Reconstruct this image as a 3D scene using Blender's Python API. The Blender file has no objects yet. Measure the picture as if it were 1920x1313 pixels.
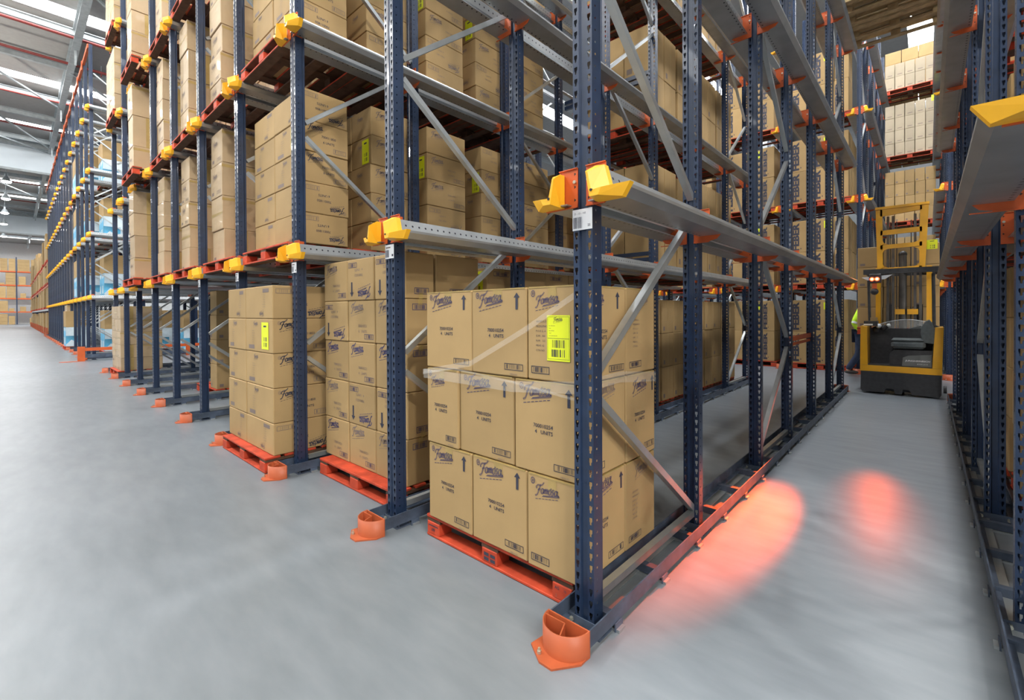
import bpy, math, random
from mathutils import Vector, Matrix
SC = bpy.context.scene
COL = SC.collection
R = random.Random(7)
PI = math.pi

# ------------------------------------------------------------------ camera
FPX, YAW, PIT, ROLL, CY = 855.9, 42.343, -0.4388, -0.3078, 592.45
CAM = Vector((1.0737, -1.6237, 1.3497))
a = math.radians(YAW); fw = Vector((-math.sin(a), math.cos(a), 0)); rt = Vector((math.cos(a), math.sin(a), 0)); up = Vector((0, 0, 1))
b = math.radians(PIT); fw, up = fw*math.cos(b)+up*math.sin(b), up*math.cos(b)-fw*math.sin(b)
c = math.radians(ROLL); rt, up = rt*math.cos(c)+up*math.sin(c), up*math.cos(c)-rt*math.sin(c)
cd = bpy.data.cameras.new('camera'); cam = bpy.data.objects.new('camera', cd); COL.objects.link(cam)
cd.sensor_width = 36; cd.lens = FPX/1920*36; cd.shift_y = -(656.5-CY)/1920
cd.clip_start = 0.05; cd.clip_end = 300
M4 = Matrix((rt, up, -fw)).transposed().to_4x4(); M4.translation = CAM
cam.matrix_world = M4
SC.camera = cam
# ------------------------------------------------------------------ light and exposure
SC.view_settings.view_transform = 'Standard'; SC.view_settings.look = 'None'
SC.view_settings.gamma = 1; SC.view_settings.exposure = 0.55
SC.view_settings.use_curve_mapping = False
W = bpy.data.worlds.new('world'); SC.world = W; W.use_nodes = True
bg = W.node_tree.nodes['Background']
bg.inputs[0].default_value = (0.86, 0.93, 1.0, 1); bg.inputs[1].default_value = 0.42
SKY_E = 9.0        # skylight strips
LAMP_E = 40.0
def area(name, loc, size, sy, power, rot=(0, 0, 0), colr=(1, 1, 1)):
    d = bpy.data.lights.new(name, 'AREA'); d.shape = 'RECTANGLE'; d.size = size; d.size_y = sy; d.energy = power; d.color = colr
    o = bpy.data.objects.new(name, d); COL.objects.link(o); o.location = loc; o.rotation_euler = rot; return o
# daylight of the skylight strips over the near aisle and over the lanes (each sits on a strip built below)
for sx, e1, e2 in ((.9, 60, 950), (-6.5, 260, 700), (-13.9, 300, 400)):
    area('skylight_daylight', (sx, -6, 11.9), 0.8, 16, e1, (0, 0, 0), (0.93, 0.97, 1.0))
    area('skylight_daylight', (sx, 10, 11.9), 0.8, 14, e2, (0, 0, 0), (0.97, 0.98, 1.0))

for sx, e1 in ((-28.8, 500), (-52.5, 1100), (-85, 1900)): area('skylight_daylight', (sx, -4, 11.9), 0.8, 16, e1, (0, 0, 0), (0.97, 0.98, 1.0))
# unseen lamps added to light load fronts and sides (housings are built with the hall)
LAMPS_ADDED = [(x, -4.2, 9.6) for x in (14, 10.5, 7, -4, -11, -18, -26)]
for (x, y, z) in LAMPS_ADDED:
    d = bpy.data.lights.new('added_bay_light', 'POINT'); d.energy = 1250 if x > 0 else 560; d.color = (1, .96, .88); d.shadow_soft_size = .3  # stronger on the right, to brighten the side faces of the loads
    o = bpy.data.objects.new('added_bay_light', d); COL.objects.link(o); o.location = (x, y, z-.42)

# ------------------------------------------------------------------ materials
MATS = {}
def nodemat(name):
    m = bpy.data.materials.new(name); m.use_nodes = True; MATS[name] = m
    nt = m.node_tree; return m, nt, nt.nodes['Principled BSDF']
def N(nt, t, **kw):
    n = nt.nodes.new(t)
    for k, v in kw.items(): setattr(n, k, v)
    return n
def simple(name, col, rough=.5, metal=0, noise=.12, nscale=6, bump=0, bscale=60, coat=0, emit=None, es=0, rnd=0, stretch=None, spec=.5):
    m, nt, p = nodemat(name)
    p.inputs['Roughness'].default_value = rough; p.inputs['Metallic'].default_value = metal
    p.inputs['Coat Weight'].default_value = coat; p.inputs['Specular IOR Level'].default_value = spec
    tc = N(nt, 'ShaderNodeTexCoord')
    vec = tc.outputs['Object']
    if stretch:
        mp = N(nt, 'ShaderNodeMapping'); mp.inputs['Scale'].default_value = stretch
        nt.links.new(vec, mp.inputs[0]); vec = mp.outputs[0]
    if noise or rnd:
        nz = N(nt, 'ShaderNodeTexNoise'); nz.inputs['Scale'].default_value = nscale; nz.inputs['Detail'].default_value = 5
        nt.links.new(vec, nz.inputs['Vector'])
        mr = N(nt, 'ShaderNodeMapRange'); mr.inputs[1].default_value = .3; mr.inputs[2].default_value = .7
        mr.inputs[3].default_value = 1-noise; mr.inputs[4].default_value = 1+noise
        nt.links.new(nz.outputs['Fac'], mr.inputs[0]); fac = mr.outputs[0]
        if rnd:
            oi = N(nt, 'ShaderNodeObjectInfo'); m2 = N(nt, 'ShaderNodeMapRange'); m2.inputs[3].default_value = 1-rnd; m2.inputs[4].default_value = 1+rnd
            nt.links.new(oi.outputs['Random'], m2.inputs[0])
            mu = N(nt, 'ShaderNodeMath', operation='MULTIPLY'); nt.links.new(fac, mu.inputs[0]); nt.links.new(m2.outputs[0], mu.inputs[1]); fac = mu.outputs[0]
        vm = N(nt, 'ShaderNodeVectorMath', operation='SCALE'); vm.inputs[0].default_value = col[:3]
        nt.links.new(fac, vm.inputs['Scale']); nt.links.new(vm.outputs[0], p.inputs['Base Color'])
    else:
        p.inputs['Base Color'].default_value = (*col[:3], 1)
    if bump:
        n2 = N(nt, 'ShaderNodeTexNoise'); n2.inputs['Scale'].default_value = bscale; nt.links.new(vec, n2.inputs['Vector'])
        bm = N(nt, 'ShaderNodeBump'); bm.inputs['Strength'].default_value = bump; bm.inputs['Distance'].default_value = .01
        nt.links.new(n2.outputs['Fac'], bm.inputs['Height']); nt.links.new(bm.outputs[0], p.inputs['Normal'])
    if emit:
        p.inputs['Emission Color'].default_value = (*emit, 1); p.inputs['Emission Strength'].default_value = es
    return m
simple('cardboard', (.41, .275, .126), .75, noise=.07, nscale=3, bump=.12, bscale=9, rnd=.09, spec=.25)
simple('cardboard_film', (.45, .325, .19), .6, noise=.07, nscale=3, bump=.9, bscale=9, rnd=.10, coat=.16)
simple('cardboard_pale', (.42, .35, .25), .7, noise=.06, nscale=3, rnd=.07, spec=.25)
simple('tape', (.40, .28, .10), .3, noise=.12, nscale=9)
simple('ink', (.035, .037, .06), .6, noise=0)
simple('ink_violet', (.055, .05, .12), .6, noise=0)
simple('ink_faint', (.20, .15, .13), .7, noise=0)
simple('label_yellow', (.80, .86, .02), .5, noise=.03)
simple('label_white', (.85, .86, .88), .5, noise=.03)
simple('box_blue', (.10, .42, .66), .4, noise=.5, nscale=2.2)
simple('box_white', (.62, .72, .78), .4, noise=.1)
simple('navy', (.014, .029, .068), .36, noise=.2, nscale=9, coat=.25)
simple('navy_worn', (.06, .08, .12), .45, noise=.35, nscale=14)
simple('zinc', (.50, .53, .54), .36, metal=.75, noise=.16, nscale=5, bump=.06, bscale=30)
simple('orange', (.58, .10, .018), .42, noise=.10, nscale=8)
simple('guard_orange', (.44, .095, .032), .48, noise=.16, nscale=7)
simple('yellow', (.93, .47, .018), .42, noise=.06)
simple('bolt', (.62, .60, .50), .3, metal=.8, noise=.1)
simple('pallet_red', (.50, .062, .026), .68, noise=.26, nscale=9, bump=.2, bscale=40, rnd=.12, spec=.25)
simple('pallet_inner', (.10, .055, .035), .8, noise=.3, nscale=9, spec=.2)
simple('pallet_wood', (.40, .29, .15), .75, noise=.25, nscale=9, bump=.2, bscale=40)
simple('roof_sheet', (.34, .33, .315), .6, noise=.05)
simple('roof_steel', (.36, .39, .40), .5, metal=.3, noise=.15)
simple('pipe_red', (.20, .03, .026), .4, noise=.1)
simple('white_panel', (.70, .76, .80), .6, noise=.06, nscale=.6)
simple('white_wall', (.80, .80, .78), .6, noise=.04)
simple('dim_wall', (.22, .23, .24), .7, noise=.05)
simple('skylight_glow', (.9, .9, .9), .5, noise=0, emit=(.95, .98, 1.0), es=SKY_E)
simple('lamp_glow', (1, 1, 1), .5, noise=0, emit=(1, .95, .82), es=LAMP_E)
simple('fork_yellow', (.86, .42, .012), .35, noise=.06, coat=.3)
simple('fork_black', (.035, .035, .038), .55, noise=.25, nscale=20, bump=.1, bscale=200)
simple('fork_grey', (.14, .15, .15), .55, noise=.15)
simple('mast_steel', (.13, .12, .11), .4, metal=.6, noise=.2)
simple('seat_fabric', (.10, .115, .12), .8, noise=.15, nscale=30)
simple('tail_red', (.5, .02, .01), .3, noise=0, emit=(1, .10, .03), es=2.5)
simple('tail_core', (1, .6, .2), .3, noise=0, emit=(1, .45, .08), es=18)
simple('hivis', (.60, .95, .03), .7, noise=.08)
simple('reflect_grey', (.75, .78, .8), .3, noise=.05)
simple('trousers', (.03, .045, .09), .85, noise=.2, nscale=20)
simple('shoe', (.05, .045, .04), .6, noise=.2)
simple('skin', (.55, .30, .20), .55, noise=.06)
simple('hair', (.04, .025, .015), .6, noise=.2, nscale=40)
simple('dark_gap', (.02, .02, .02), .8, noise=0)
# film: clear and glossy
m, nt, p = nodemat('film'); p.inputs['Base Color'].default_value = (1, .98, .92, 1); p.inputs['Roughness'].default_value = .12
p.inputs['Alpha'].default_value = .16
m, nt, p = nodemat('visor'); p.inputs['Base Color'].default_value = (.9, .9, .88, 1); p.inputs['Roughness'].default_value = .1; p.inputs['Alpha'].default_value = .22
# galvanised rail with a row of punched holes (pattern in object space along y)
def rail_mat():
    m, nt, p = nodemat('zinc_punched')
    p.inputs['Metallic'].default_value = .7; p.inputs['Roughness'].default_value = .36
    tc = N(nt, 'ShaderNodeTexCoord'); sp = N(nt, 'ShaderNodeSeparateXYZ'); nt.links.new(tc.outputs['Object'], sp.inputs[0])
    def ma(op, x, y=None, z=None):
        n = N(nt, 'ShaderNodeMath', operation=op)
        for i, v in enumerate((x, y, z)):
            if v is None: continue
            if isinstance(v, (int, float)): n.inputs[i].default_value = v
            else: nt.links.new(v, n.inputs[i])
        return n.outputs[0]
    fy = ma('SUBTRACT', ma('FRACT', ma('MULTIPLY', sp.outputs[1], 20)), .5)
    dy = ma('MULTIPLY', fy, .05)
    dz = ma('SUBTRACT', sp.outputs[2], .098)
    d1 = ma('SQRT', ma('ADD', ma('MULTIPLY', dy, dy), ma('MULTIPLY', dz, dz)))
    dx = ma('SUBTRACT', ma('ABSOLUTE', sp.outputs[0]), .070)
    d2 = ma('ADD', ma('SQRT', ma('ADD', ma('MULTIPLY', dy, dy), ma('MULTIPLY', dx, dx))), ma('MULTIPLY', ma('GREATER_THAN', sp.outputs[2], .012), 1))
    h = ma('LESS_THAN', ma('MINIMUM', d1, d2), .0065)
    nz = N(nt, 'ShaderNodeTexNoise'); nz.inputs['Scale'].default_value = 6; nt.links.new(tc.outputs['Object'], nz.inputs['Vector'])
    mr = N(nt, 'ShaderNodeMapRange'); mr.inputs[3].default_value = .30; mr.inputs[4].default_value = .50; nt.links.new(nz.outputs['Fac'], mr.inputs[0])
    cm = N(nt, 'ShaderNodeCombineXYZ')
    nt.links.new(mr.outputs[0], cm.inputs[0]); nt.links.new(ma('MULTIPLY', mr.outputs[0], 1.04), cm.inputs[1]); nt.links.new(ma('MULTIPLY', mr.outputs[0], 1.06), cm.inputs[2])
    mx = N(nt, 'ShaderNodeMix', data_type='VECTOR'); nt.links.new(h, mx.inputs[0]); nt.links.new(cm.outputs[0], mx.inputs[4]); mx.inputs[5].default_value = (.02, .02, .03)
    nt.links.new(mx.outputs[1], p.inputs['Base Color'])
rail_mat()
def floor_mat():
    m, nt, p = nodemat('floor_concrete')
    tc = N(nt, 'ShaderNodeTexCoord')
    n1 = N(nt, 'ShaderNodeTexNoise'); n1.inputs['Scale'].default_value = .55; n1.inputs['Detail'].default_value = 6
    nt.links.new(tc.outputs['Object'], n1.inputs['Vector'])
    mp = N(nt, 'ShaderNodeMapping'); mp.inputs['Scale'].default_value = (1.0, 3.2, 1); mp.inputs['Rotation'].default_value = (0, 0, .5)
    nt.links.new(tc.outputs['Object'], mp.inputs[0])
    n2 = N(nt, 'ShaderNodeTexNoise'); n2.inputs['Scale'].default_value = 3.0; n2.inputs['Detail'].default_value = 8; nt.links.new(mp.outputs[0], n2.inputs['Vector'])
    ad = N(nt, 'ShaderNodeMath', operation='ADD'); nt.links.new(n1.outputs['Fac'], ad.inputs[0]); nt.links.new(n2.outputs['Fac'], ad.inputs[1])
    cr = N(nt, 'ShaderNodeValToRGB'); cr.color_ramp.elements[0].position = .33; cr.color_ramp.elements[1].position = .67
    hf = N(nt, 'ShaderNodeMath', operation='MULTIPLY'); hf.inputs[1].default_value = .5; nt.links.new(ad.outputs[0], hf.inputs[0]); nt.links.new(hf.outputs[0], cr.inputs[0])
    cr.color_ramp.elements[0].color = (.152, .172, .192, 1); cr.color_ramp.elements[1].color = (.222, .245, .268, 1)
    # saw-cut joint lines of the slab
    sp = N(nt, 'ShaderNodeSeparateXYZ'); nt.links.new(tc.outputs['Object'], sp.inputs[0])
    nt.links.new(cr.outputs[0], p.inputs['Base Color'])
    p.inputs['Roughness'].default_value = .34; p.inputs['Specular IOR Level'].default_value = .4
    bm = N(nt, 'ShaderNodeBump'); bm.inputs['Strength'].default_value = .05; nt.links.new(n2.outputs['Fac'], bm.inputs['Height']); nt.links.new(bm.outputs[0], p.inputs['Normal'])
floor_mat()

# ------------------------------------------------------------------ mesh builder
class MB:
    def __init__(s): s.v = []; s.f = []; s.mi = []; s.sm = []; s.mats = []
    def mat(s, name):
        if name not in s.mats: s.mats.append(name)
        return s.mats.index(name)
    def add(s, vs, fs, mat, smooth=False):
        o = len(s.v); k = s.mat(mat); s.v += [tuple(x) for x in vs]
        for f in fs: s.f.append([i+o for i in f]); s.mi.append(k); s.sm.append(smooth)
        return s
    def box(s, x0, x1, y0, y1, z0, z1, mat, M=None):
        vs = [Vector((x, y, z)) for z in (z0, z1) for y in (y0, y1) for x in (x0, x1)]
        if M: vs = [M @ v for v in vs]
        return s.add(vs, [(0, 2, 3, 1), (4, 5, 7, 6), (0, 1, 5, 4), (2, 6, 7, 3), (0, 4, 6, 2), (1, 3, 7, 5)], mat)
    def cbox(s, x0, x1, y0, y1, z0, z1, mat, r=.005):
        """box with chamfered edges"""
        C = ((x0, x1), (y0, y1), (z0, z1)); V = {}; vs = []
        for i in (0, 1):
            for j in (0, 1):
                for k in (0, 1):
                    s3 = (i, j, k)
                    for ax in range(3):
                        p = [C[t][s3[t]] + (0 if t == ax else (r if s3[t] == 0 else -r)) for t in range(3)]
                        V[(i, j, k, ax)] = len(vs); vs.append(p)
        fs = []
        for ax in range(3):
            o1, o2 = [t for t in range(3) if t != ax]
            for sd in (0, 1):
                q = []
                for (p1, p2) in ((0, 0), (1, 0), (1, 1), (0, 1)):
                    key = [0, 0, 0]; key[ax] = sd; key[o1] = p1; key[o2] = p2; q.append(V[(*key, ax)])
                flip = (ax == 1) ^ (sd == 0)
                fs.append(q[::-1] if flip else q)
        for ax in range(3):
            o1, o2 = [t for t in range(3) if t != ax]
            for p1 in (0, 1):
                for p2 in (0, 1):
                    k0 = [0, 0, 0]; k0[o1] = p1; k0[o2] = p2; k1 = list(k0); k1[ax] = 1
                    fs.append([V[(*k0, o1)], V[(*k1, o1)], V[(*k1, o2)], V[(*k0, o2)]])
        for i in (0, 1):
            for j in (0, 1):
                for k in (0, 1): fs.append([V[(i, j, k, t)] for t in range(3)])
        return s.add(vs, fs, mat)
    def prism(s, poly, y0, y1, mat, inset=None, axis='y', smooth=False):
        """poly in (x,z) extruded along y (axis 'y') or (x,y) along z (axis 'z') or (y,z) along x"""
        def P(q, t): return (q[0], t, q[1]) if axis == 'y' else (q[0], q[1], t) if axis == 'z' else (t, q[0], q[1])
        n = len(poly)
        p0 = poly
        if inset:
            cx = sum(q[0] for q in poly)/n; cz = sum(q[1] for q in poly)/n
            p0 = [(cx+(q[0]-cx)*inset, cz+(q[1]-cz)*inset) for q in poly]
        vs = [P(q, y0) for q in p0] + [P(q, y1) for q in poly]
        o = len(s.v)
        s.add(vs, [(i, (i+1) % n, n+(i+1) % n, n+i) for i in range(n)], mat, smooth)
        s.add([P(q, y0) for q in p0], [list(range(n))[::-1]], mat); s.add([P(q, y1) for q in poly], [list(range(n))], mat)
        return s
    def cyl(s, p0, p1, r, mat, n=10, r1=None, caps=True, smooth=True):
        p0 = Vector(p0); p1 = Vector(p1); d = (p1-p0).normalized(); r1 = r if r1 is None else r1
        u = d.orthogonal().normalized(); w = d.cross(u)
        vs = [p+(u*math.cos(2*PI*i/n)+w*math.sin(2*PI*i/n))*q for p, q in ((p0, r), (p1, r1)) for i in range(n)]
        s.add(vs, [(i, (i+1) % n, n+(i+1) % n, n+i) for i in range(n)], mat, smooth)
        if caps:
            s.add(vs[:n], [list(range(n))[::-1]], mat); s.add(vs[n:], [list(range(n))], mat)
        return s
    def bar(s, p0, p1, w, h, mat, upv=(0, 0, 1)):
        p0 = Vector(p0); p1 = Vector(p1); d = (p1-p0).normalized(); x = d.cross(Vector(upv)).normalized(); z = x.cross(d)
        vs = [p+x*i*w/2+z*j*h/2 for p in (p0, p1) for (i, j) in ((-1, -1), (1, -1), (1, 1), (-1, 1))]
        return s.add(vs, [(0, 1, 2, 3), (7, 6, 5, 4), (0, 4, 5, 1), (1, 5, 6, 2), (2, 6, 7, 3), (3, 7, 4, 0)], mat)
    def sphere(s, c, r, mat, n=10, m=6, sc=(1, 1, 1)):
        vs = [(c[0]+r*sc[0]*math.sin(PI*j/m)*math.cos(2*PI*i/n), c[1]+r*sc[1]*math.sin(PI*j/m)*math.sin(2*PI*i/n), c[2]+r*sc[2]*math.cos(PI*j/m)) for j in range(m+1) for i in range(n)]
        return s.add(vs, [(j*n+i, (j+1)*n+i, (j+1)*n+(i+1) % n, j*n+(i+1) % n) for j in range(m) for i in range(n)], mat, True)
    def mesh(s, name):
        me = bpy.data.meshes.new(name); me.from_pydata(s.v, [], s.f)
        for mname in s.mats: me.materials.append(MATS[mname])
        me.polygons.foreach_set('material_index', s.mi); me.polygons.foreach_set('use_smooth', s.sm); me.update(); return me
def link(name, me, parent=None, loc=(0, 0, 0), rz=0):
    o = bpy.data.objects.new(name, me); COL.objects.link(o); o.location = loc
    if rz: o.rotation_euler = (0, 0, rz)
    if parent: o.parent = parent
    return o
def build(mb, name, parent=None, loc=(0, 0, 0), rz=0): return link(name, mb.mesh(name), parent, loc, rz)
USED = set()
def tag(o, label, cat, group=None):
    k = 2
    base = label
    while label in USED and not group:
        raise ValueError('label twice: '+label)
    USED.add(label)
    o['label'] = label; o['category'] = cat
    if group: o['group'] = group
    return o
def thing(name, label, cat, loc=(0, 0, 0), group=None, rz=0):
    o = bpy.data.objects.new(name, None); COL.objects.link(o); o.location = loc; o.empty_display_size = .1
    if rz: o.rotation_euler = (0, 0, rz)
    return tag(o, label, cat, group)
def struct(mb, name, loc=(0, 0, 0)):
    o = build(mb, name, None, loc); o['kind'] = 'structure'; return o
ORD = ['first', 'second', 'third', 'fourth', 'fifth', 'sixth', 'seventh', 'eighth', 'ninth', 'tenth', 'eleventh', 'twelfth', 'thirteenth', 'fourteenth', 'fifteenth', 'sixteenth', 'seventeenth']
NUM = ['one', 'two', 'three', 'four', 'five', 'six', 'seven', 'eight', 'nine', 'ten']
# things that the picture shows nothing of are left out: counted in build order
COUNT = [0]
HIDDEN = ('48-51 58-59 66-67 74 82-83 106-107 114-115 136 174-175 180-181 186-187 192-193 198-199 202-203 205-206 208-209 211-212 214-215 217-218 220-221 223-224 226-227 229-230 233-234 236-237 239-240 242-243 245-246 248-249 251-2'
          '52 254-255 257-258 260-261 264-265 268 270-271 274 276-277 280 388 391-394 397-400 403-406 409-412 415-417 463-464 469-470 473-474 476-477 479-480 482-483 486-487 489-490 492-493 495-496 499-500 502-503 505-506 508-509 5'
          '22-523 532-533 535-536 543 545-546 548-549 555-556 558-559 561-562 571-576 583-586 588-589 593 596 598-599 601-602 606 609 611-612 614-615 631 634 637 640 643 646-647 649-650 652-653 655-656 658-659 663 666 669 672 675 6'
          '78-679 681-682 684-685 687-688 690-691 694-695 697-698 700-701 703-704 706-707 717 728 731-734 740-741 743-744 746-747 749-750 756-757 759-760 762-763 765-766 772-773 775-776 778-779 781-804 806-817 821-830 834 836-843 8'
          '59-865 874 876 878 885-888 891-910 919 921 923 926-933 941 943 945 952-955 959-961 966-969 975-978 985-991 993-1000 1009-1023 1031 1033-1045 1051 1053 1055 1058-1065 1072 1074 1077 1079-1084 1092 1094 1096-1104 1128 1138'
          '-1140 1142-1149 1151 1157-1168 1170 1173 1176 1179 1182 1185 1188 1191-1193 1195 1198-1201 1204-1208 1210-1231 1233-1234 1236-1237 1239-1240 1242-1243 1245-1246 1248-1249 1251-1252 1254-1255 1258 1261-1262 1264-1265 1267'
          '-1268 1270-1271 1273-1274 1276-1294 1296-1297 1299-1300 1302-1303 1305-1306 1308-1309 1311-1315 1317-1319 1321-1322 1324-1328 1330-1334 1336-1338 1340-1357 1359-1360 1362-1363 1365-1366 1368-1369 1371-1372 1374-1375 1377'
          '-1378 1380-1381 1384-1388 1390-1394 1396-1400 1403-1420 1422-1423 1425-1426 1428-1429 1431-1432 1434-1435 1437-1438 1440-1441 1443-1444 1447-1448 1450-1451 1453-1454 1456-1457 1459-1460 1462-1463 1466-1467 1469-1470 1472'
          '-1473 1475-1476 1478-1483 1485-1486 1488-1489 1491-1492 1494-1495 1497-1498 1500-1501 1503-1504 1506-1508 1510-1511 1513-1517 1519-1523 1525-1527 1529-1530 1532-1536 1538-1546 1553-1555 1557-1559 1624 1631-1632 1636-1637'
          ' 1643-1644 1649-1650 1669-1670 1675-1676 1679-1680 1682-1683 1685-1686 1688-1689 1695-1696 1701-1702 1705 1708-1709 1711-1712 1714-1715 1727-1728 1734-1735 1740-1741 1747-1748 1753-1754 1760-1761 1766-1767 1770-1771 1773'
          '-1774 1776-1777 1779-1780 1786-1787 1792-1793 1796 1799-1800 1802-1803 1805-1806 1818-1819 1838-1839 1841-1842 1844-1845 1851-1852 1857-1858 1861-1862 1864-1865 1867-1868 1870-1871 1877-1878 1883-1884 1886 1890-1897 1899'
          '-1901 1903-1907 1909-1910 1912-1913 1915-1923 1927 1930-1934 1937 1940-1944 1947 1950-1954 1957 1960-1966 1968-1969 1971-1976 1983 1985 1987 1993 1995 1997 2003 2005 2007 2013 2015 2017-2018 2021 2024 2027 2039-2040 2049'
          '-2050 2059-2060 2069-2070 2113 2123 2153 2155-2156 2387 2389 2398-2399 2401-2404 2417-2419 2424 2430-2439 2450-2454 2465-2474 2485-2489 2530 2532 2534 2536 2539 2541 2543 2545 2548 2550 2552 2554 2557 2559 2561 2563 2586'
          ' 2598 2600 2602 2604 2607 2609 2611 2613 2616 2618 2620 2622 2631 2633 2635 2657 2659 2661 2663 2666 2668 2670 2672 2675 2677 2679 2681 2694 2833 2871-2872')
SKIP = set()
for w_ in HIDDEN.split():
    a_, _, b_ = w_.partition('-'); SKIP.update(range(int(a_), int(b_ or a_)+1))
def shown(key):
    return key not in SKIP
REG = {}     # key -> top object (for checking only)

# ------------------------------------------------------------------ lettering
TXT = {}
def text_polys(t, bold=0.0):
    if (t, bold) in TXT: return TXT[(t, bold)]
    cu = bpy.data.curves.new('lettering', 'FONT'); cu.body = t; cu.size = 1; cu.resolution_u = 2; cu.offset = bold
    ob = bpy.data.objects.new('lettering', cu); COL.objects.link(ob)
    dg = bpy.context.evaluated_depsgraph_get(); me = bpy.data.meshes.new_from_object(ob.evaluated_get(dg))
    vs = [(v.co.x, v.co.y) for v in me.vertices]; fs = [list(p.vertices) for p in me.polygons]
    bpy.data.objects.remove(ob); bpy.data.curves.remove(cu); bpy.data.meshes.remove(me)
    x0 = min(v[0] for v in vs); x1 = max(v[0] for v in vs); y0 = min(v[1] for v in vs); y1 = max(v[1] for v in vs)
    TXT[(t, bold)] = ([(x-x0, y-y0) for x, y in vs], fs, x1-x0, y1-y0); return TXT[(t, bold)]
def curve(pts, n=5):
    out = []
    P = [pts[0]]+list(pts)+[pts[-1]]
    for i in range(1, len(P)-2):
        p0, p1, p2, p3 = P[i-1], P[i], P[i+1], P[i+2]
        for j in range(n):
            t = j/n
            out.append(tuple(.5*((2*p1[k])+(-p0[k]+p2[k])*t+(2*p0[k]-5*p1[k]+4*p2[k]-p3[k])*t*t+(-p0[k]+3*p1[k]-3*p2[k]+p3[k])*t**3) for k in (0, 1)))
    out.append(tuple(pts[-1])); return out
def ribbon(pts, w):
    vs = []; fs = []
    for i, p in enumerate(pts):
        q0 = pts[max(i-1, 0)]; q1 = pts[min(i+1, len(pts)-1)]
        dx, dy = q1[0]-q0[0], q1[1]-q0[1]; l = math.hypot(dx, dy) or 1
        nx, ny = -dy/l, dx/l
        vs += [(p[0]+nx*w/2, p[1]+ny*w/2), (p[0]-nx*w/2, p[1]-ny*w/2)]
    for i in range(len(pts)-1): fs.append([2*i, 2*i+1, 2*i+3, 2*i+2])
    return vs, fs
def offs(pts, d):
    out = []
    for i, p in enumerate(pts):
        q0 = pts[max(i-1, 0)]; q1 = pts[min(i+1, len(pts)-1)]
        dx, dy = q1[0]-q0[0], q1[1]-q0[1]; l = math.hypot(dx, dy) or 1
        out.append((p[0]-dy/l*d, p[1]+dx/l*d))
    return out
def logo_polys(detail=True):
    """script wordmark: F a m o s a with a swoosh"""
    key = ('logo', detail)
    if key in TXT: return TXT[key]
    ell = lambda cx, cy, rx, ry: [(cx+rx*math.cos(t*PI/5+.6), cy+ry*math.sin(t*PI/5+.6)) for t in range(11)]
    S = []
    S.append([(-.25, -.35), (-.05, -.5), (.2, -.2), (.38, .5), (.55, 1.2), (.75, 1.55)])
    S.append([(-.1, .8), (-.28, 1.1), (0, 1.45), (.5, 1.5), (1.0, 1.6), (1.35, 2.05)])
    S.append([(.15, .55), (.45, .72), (.8, .8)])
    x = .95
    S.append(ell(x+.3, .45, .28, .42)); S.append([(x+.6, .9), (x+.55, .4), (x+.68, .02)])
    x = 1.8
    S.append([(x, .9), (x, .05)]); S.append([(x, .55), (x+.2, .92), (x+.33, .6), (x+.32, .05)]); S.append([(x+.33, .55), (x+.52, .92), (x+.66, .6), (x+.65, .05)])
    x = 2.65
    S.append(ell(x+.28, .45, .27, .42)); S.append([(x+.4, .9), (x+.5, 1.25)])
    x = 3.35
    S.append([(x+.5, .85), (x+.25, .95), (x+.1, .72), (x+.35, .45), (x+.45, .2), (x+.2, 0), (x, .12)])
    x = 3.98
    S.append(ell(x+.3, .45, .28, .42)); S.append([(x+.62, .95), (x+.57, .4), (x+.75, .05), (x+1.1, .0)])
    vs = []; fs = []
    def put(v2, f2):
        o = len(vs); vs.extend(v2); fs.extend([[i+o for i in f] for f in f2])
    for s in S:
        c5 = curve(s, 4 if detail else 2)
        if detail:
            put(*ribbon(offs(c5, .085), .075)); put(*ribbon(offs(c5, -.085), .10))
        else: put(*ribbon(c5, .26))
    put([(1.5, -.42), (5.2, -.1), (4.75, .28), (4.85, -.02), (1.5, -.3)], [[0, 1, 3, 4], [1, 2, 3]])
    put(*ribbon([(1.3, -.52), (5.1, -.26)], .07))
    # small line of words under it
    for i in range(7): put(*ribbon([(-.1+i*.75, -1.1+i*.065), (.45+i*.75, -1.06+i*.065)], .1))
    sh = .28; rot = .10
    out = []
    for (u, v) in vs:
        u2 = u+v*sh; out.append((u2*math.cos(rot)-v*math.sin(rot), u2*math.sin(rot)+v*math.cos(rot)))
    x0 = min(v[0] for v in out); y0 = min(v[1] for v in out); x1 = max(v[0] for v in out); y1 = max(v[1] for v in out)
    TXT[key] = ([((u-x0), (v-y0)) for u, v in out], fs, x1-x0, y1-y0); return TXT[key]
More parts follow.
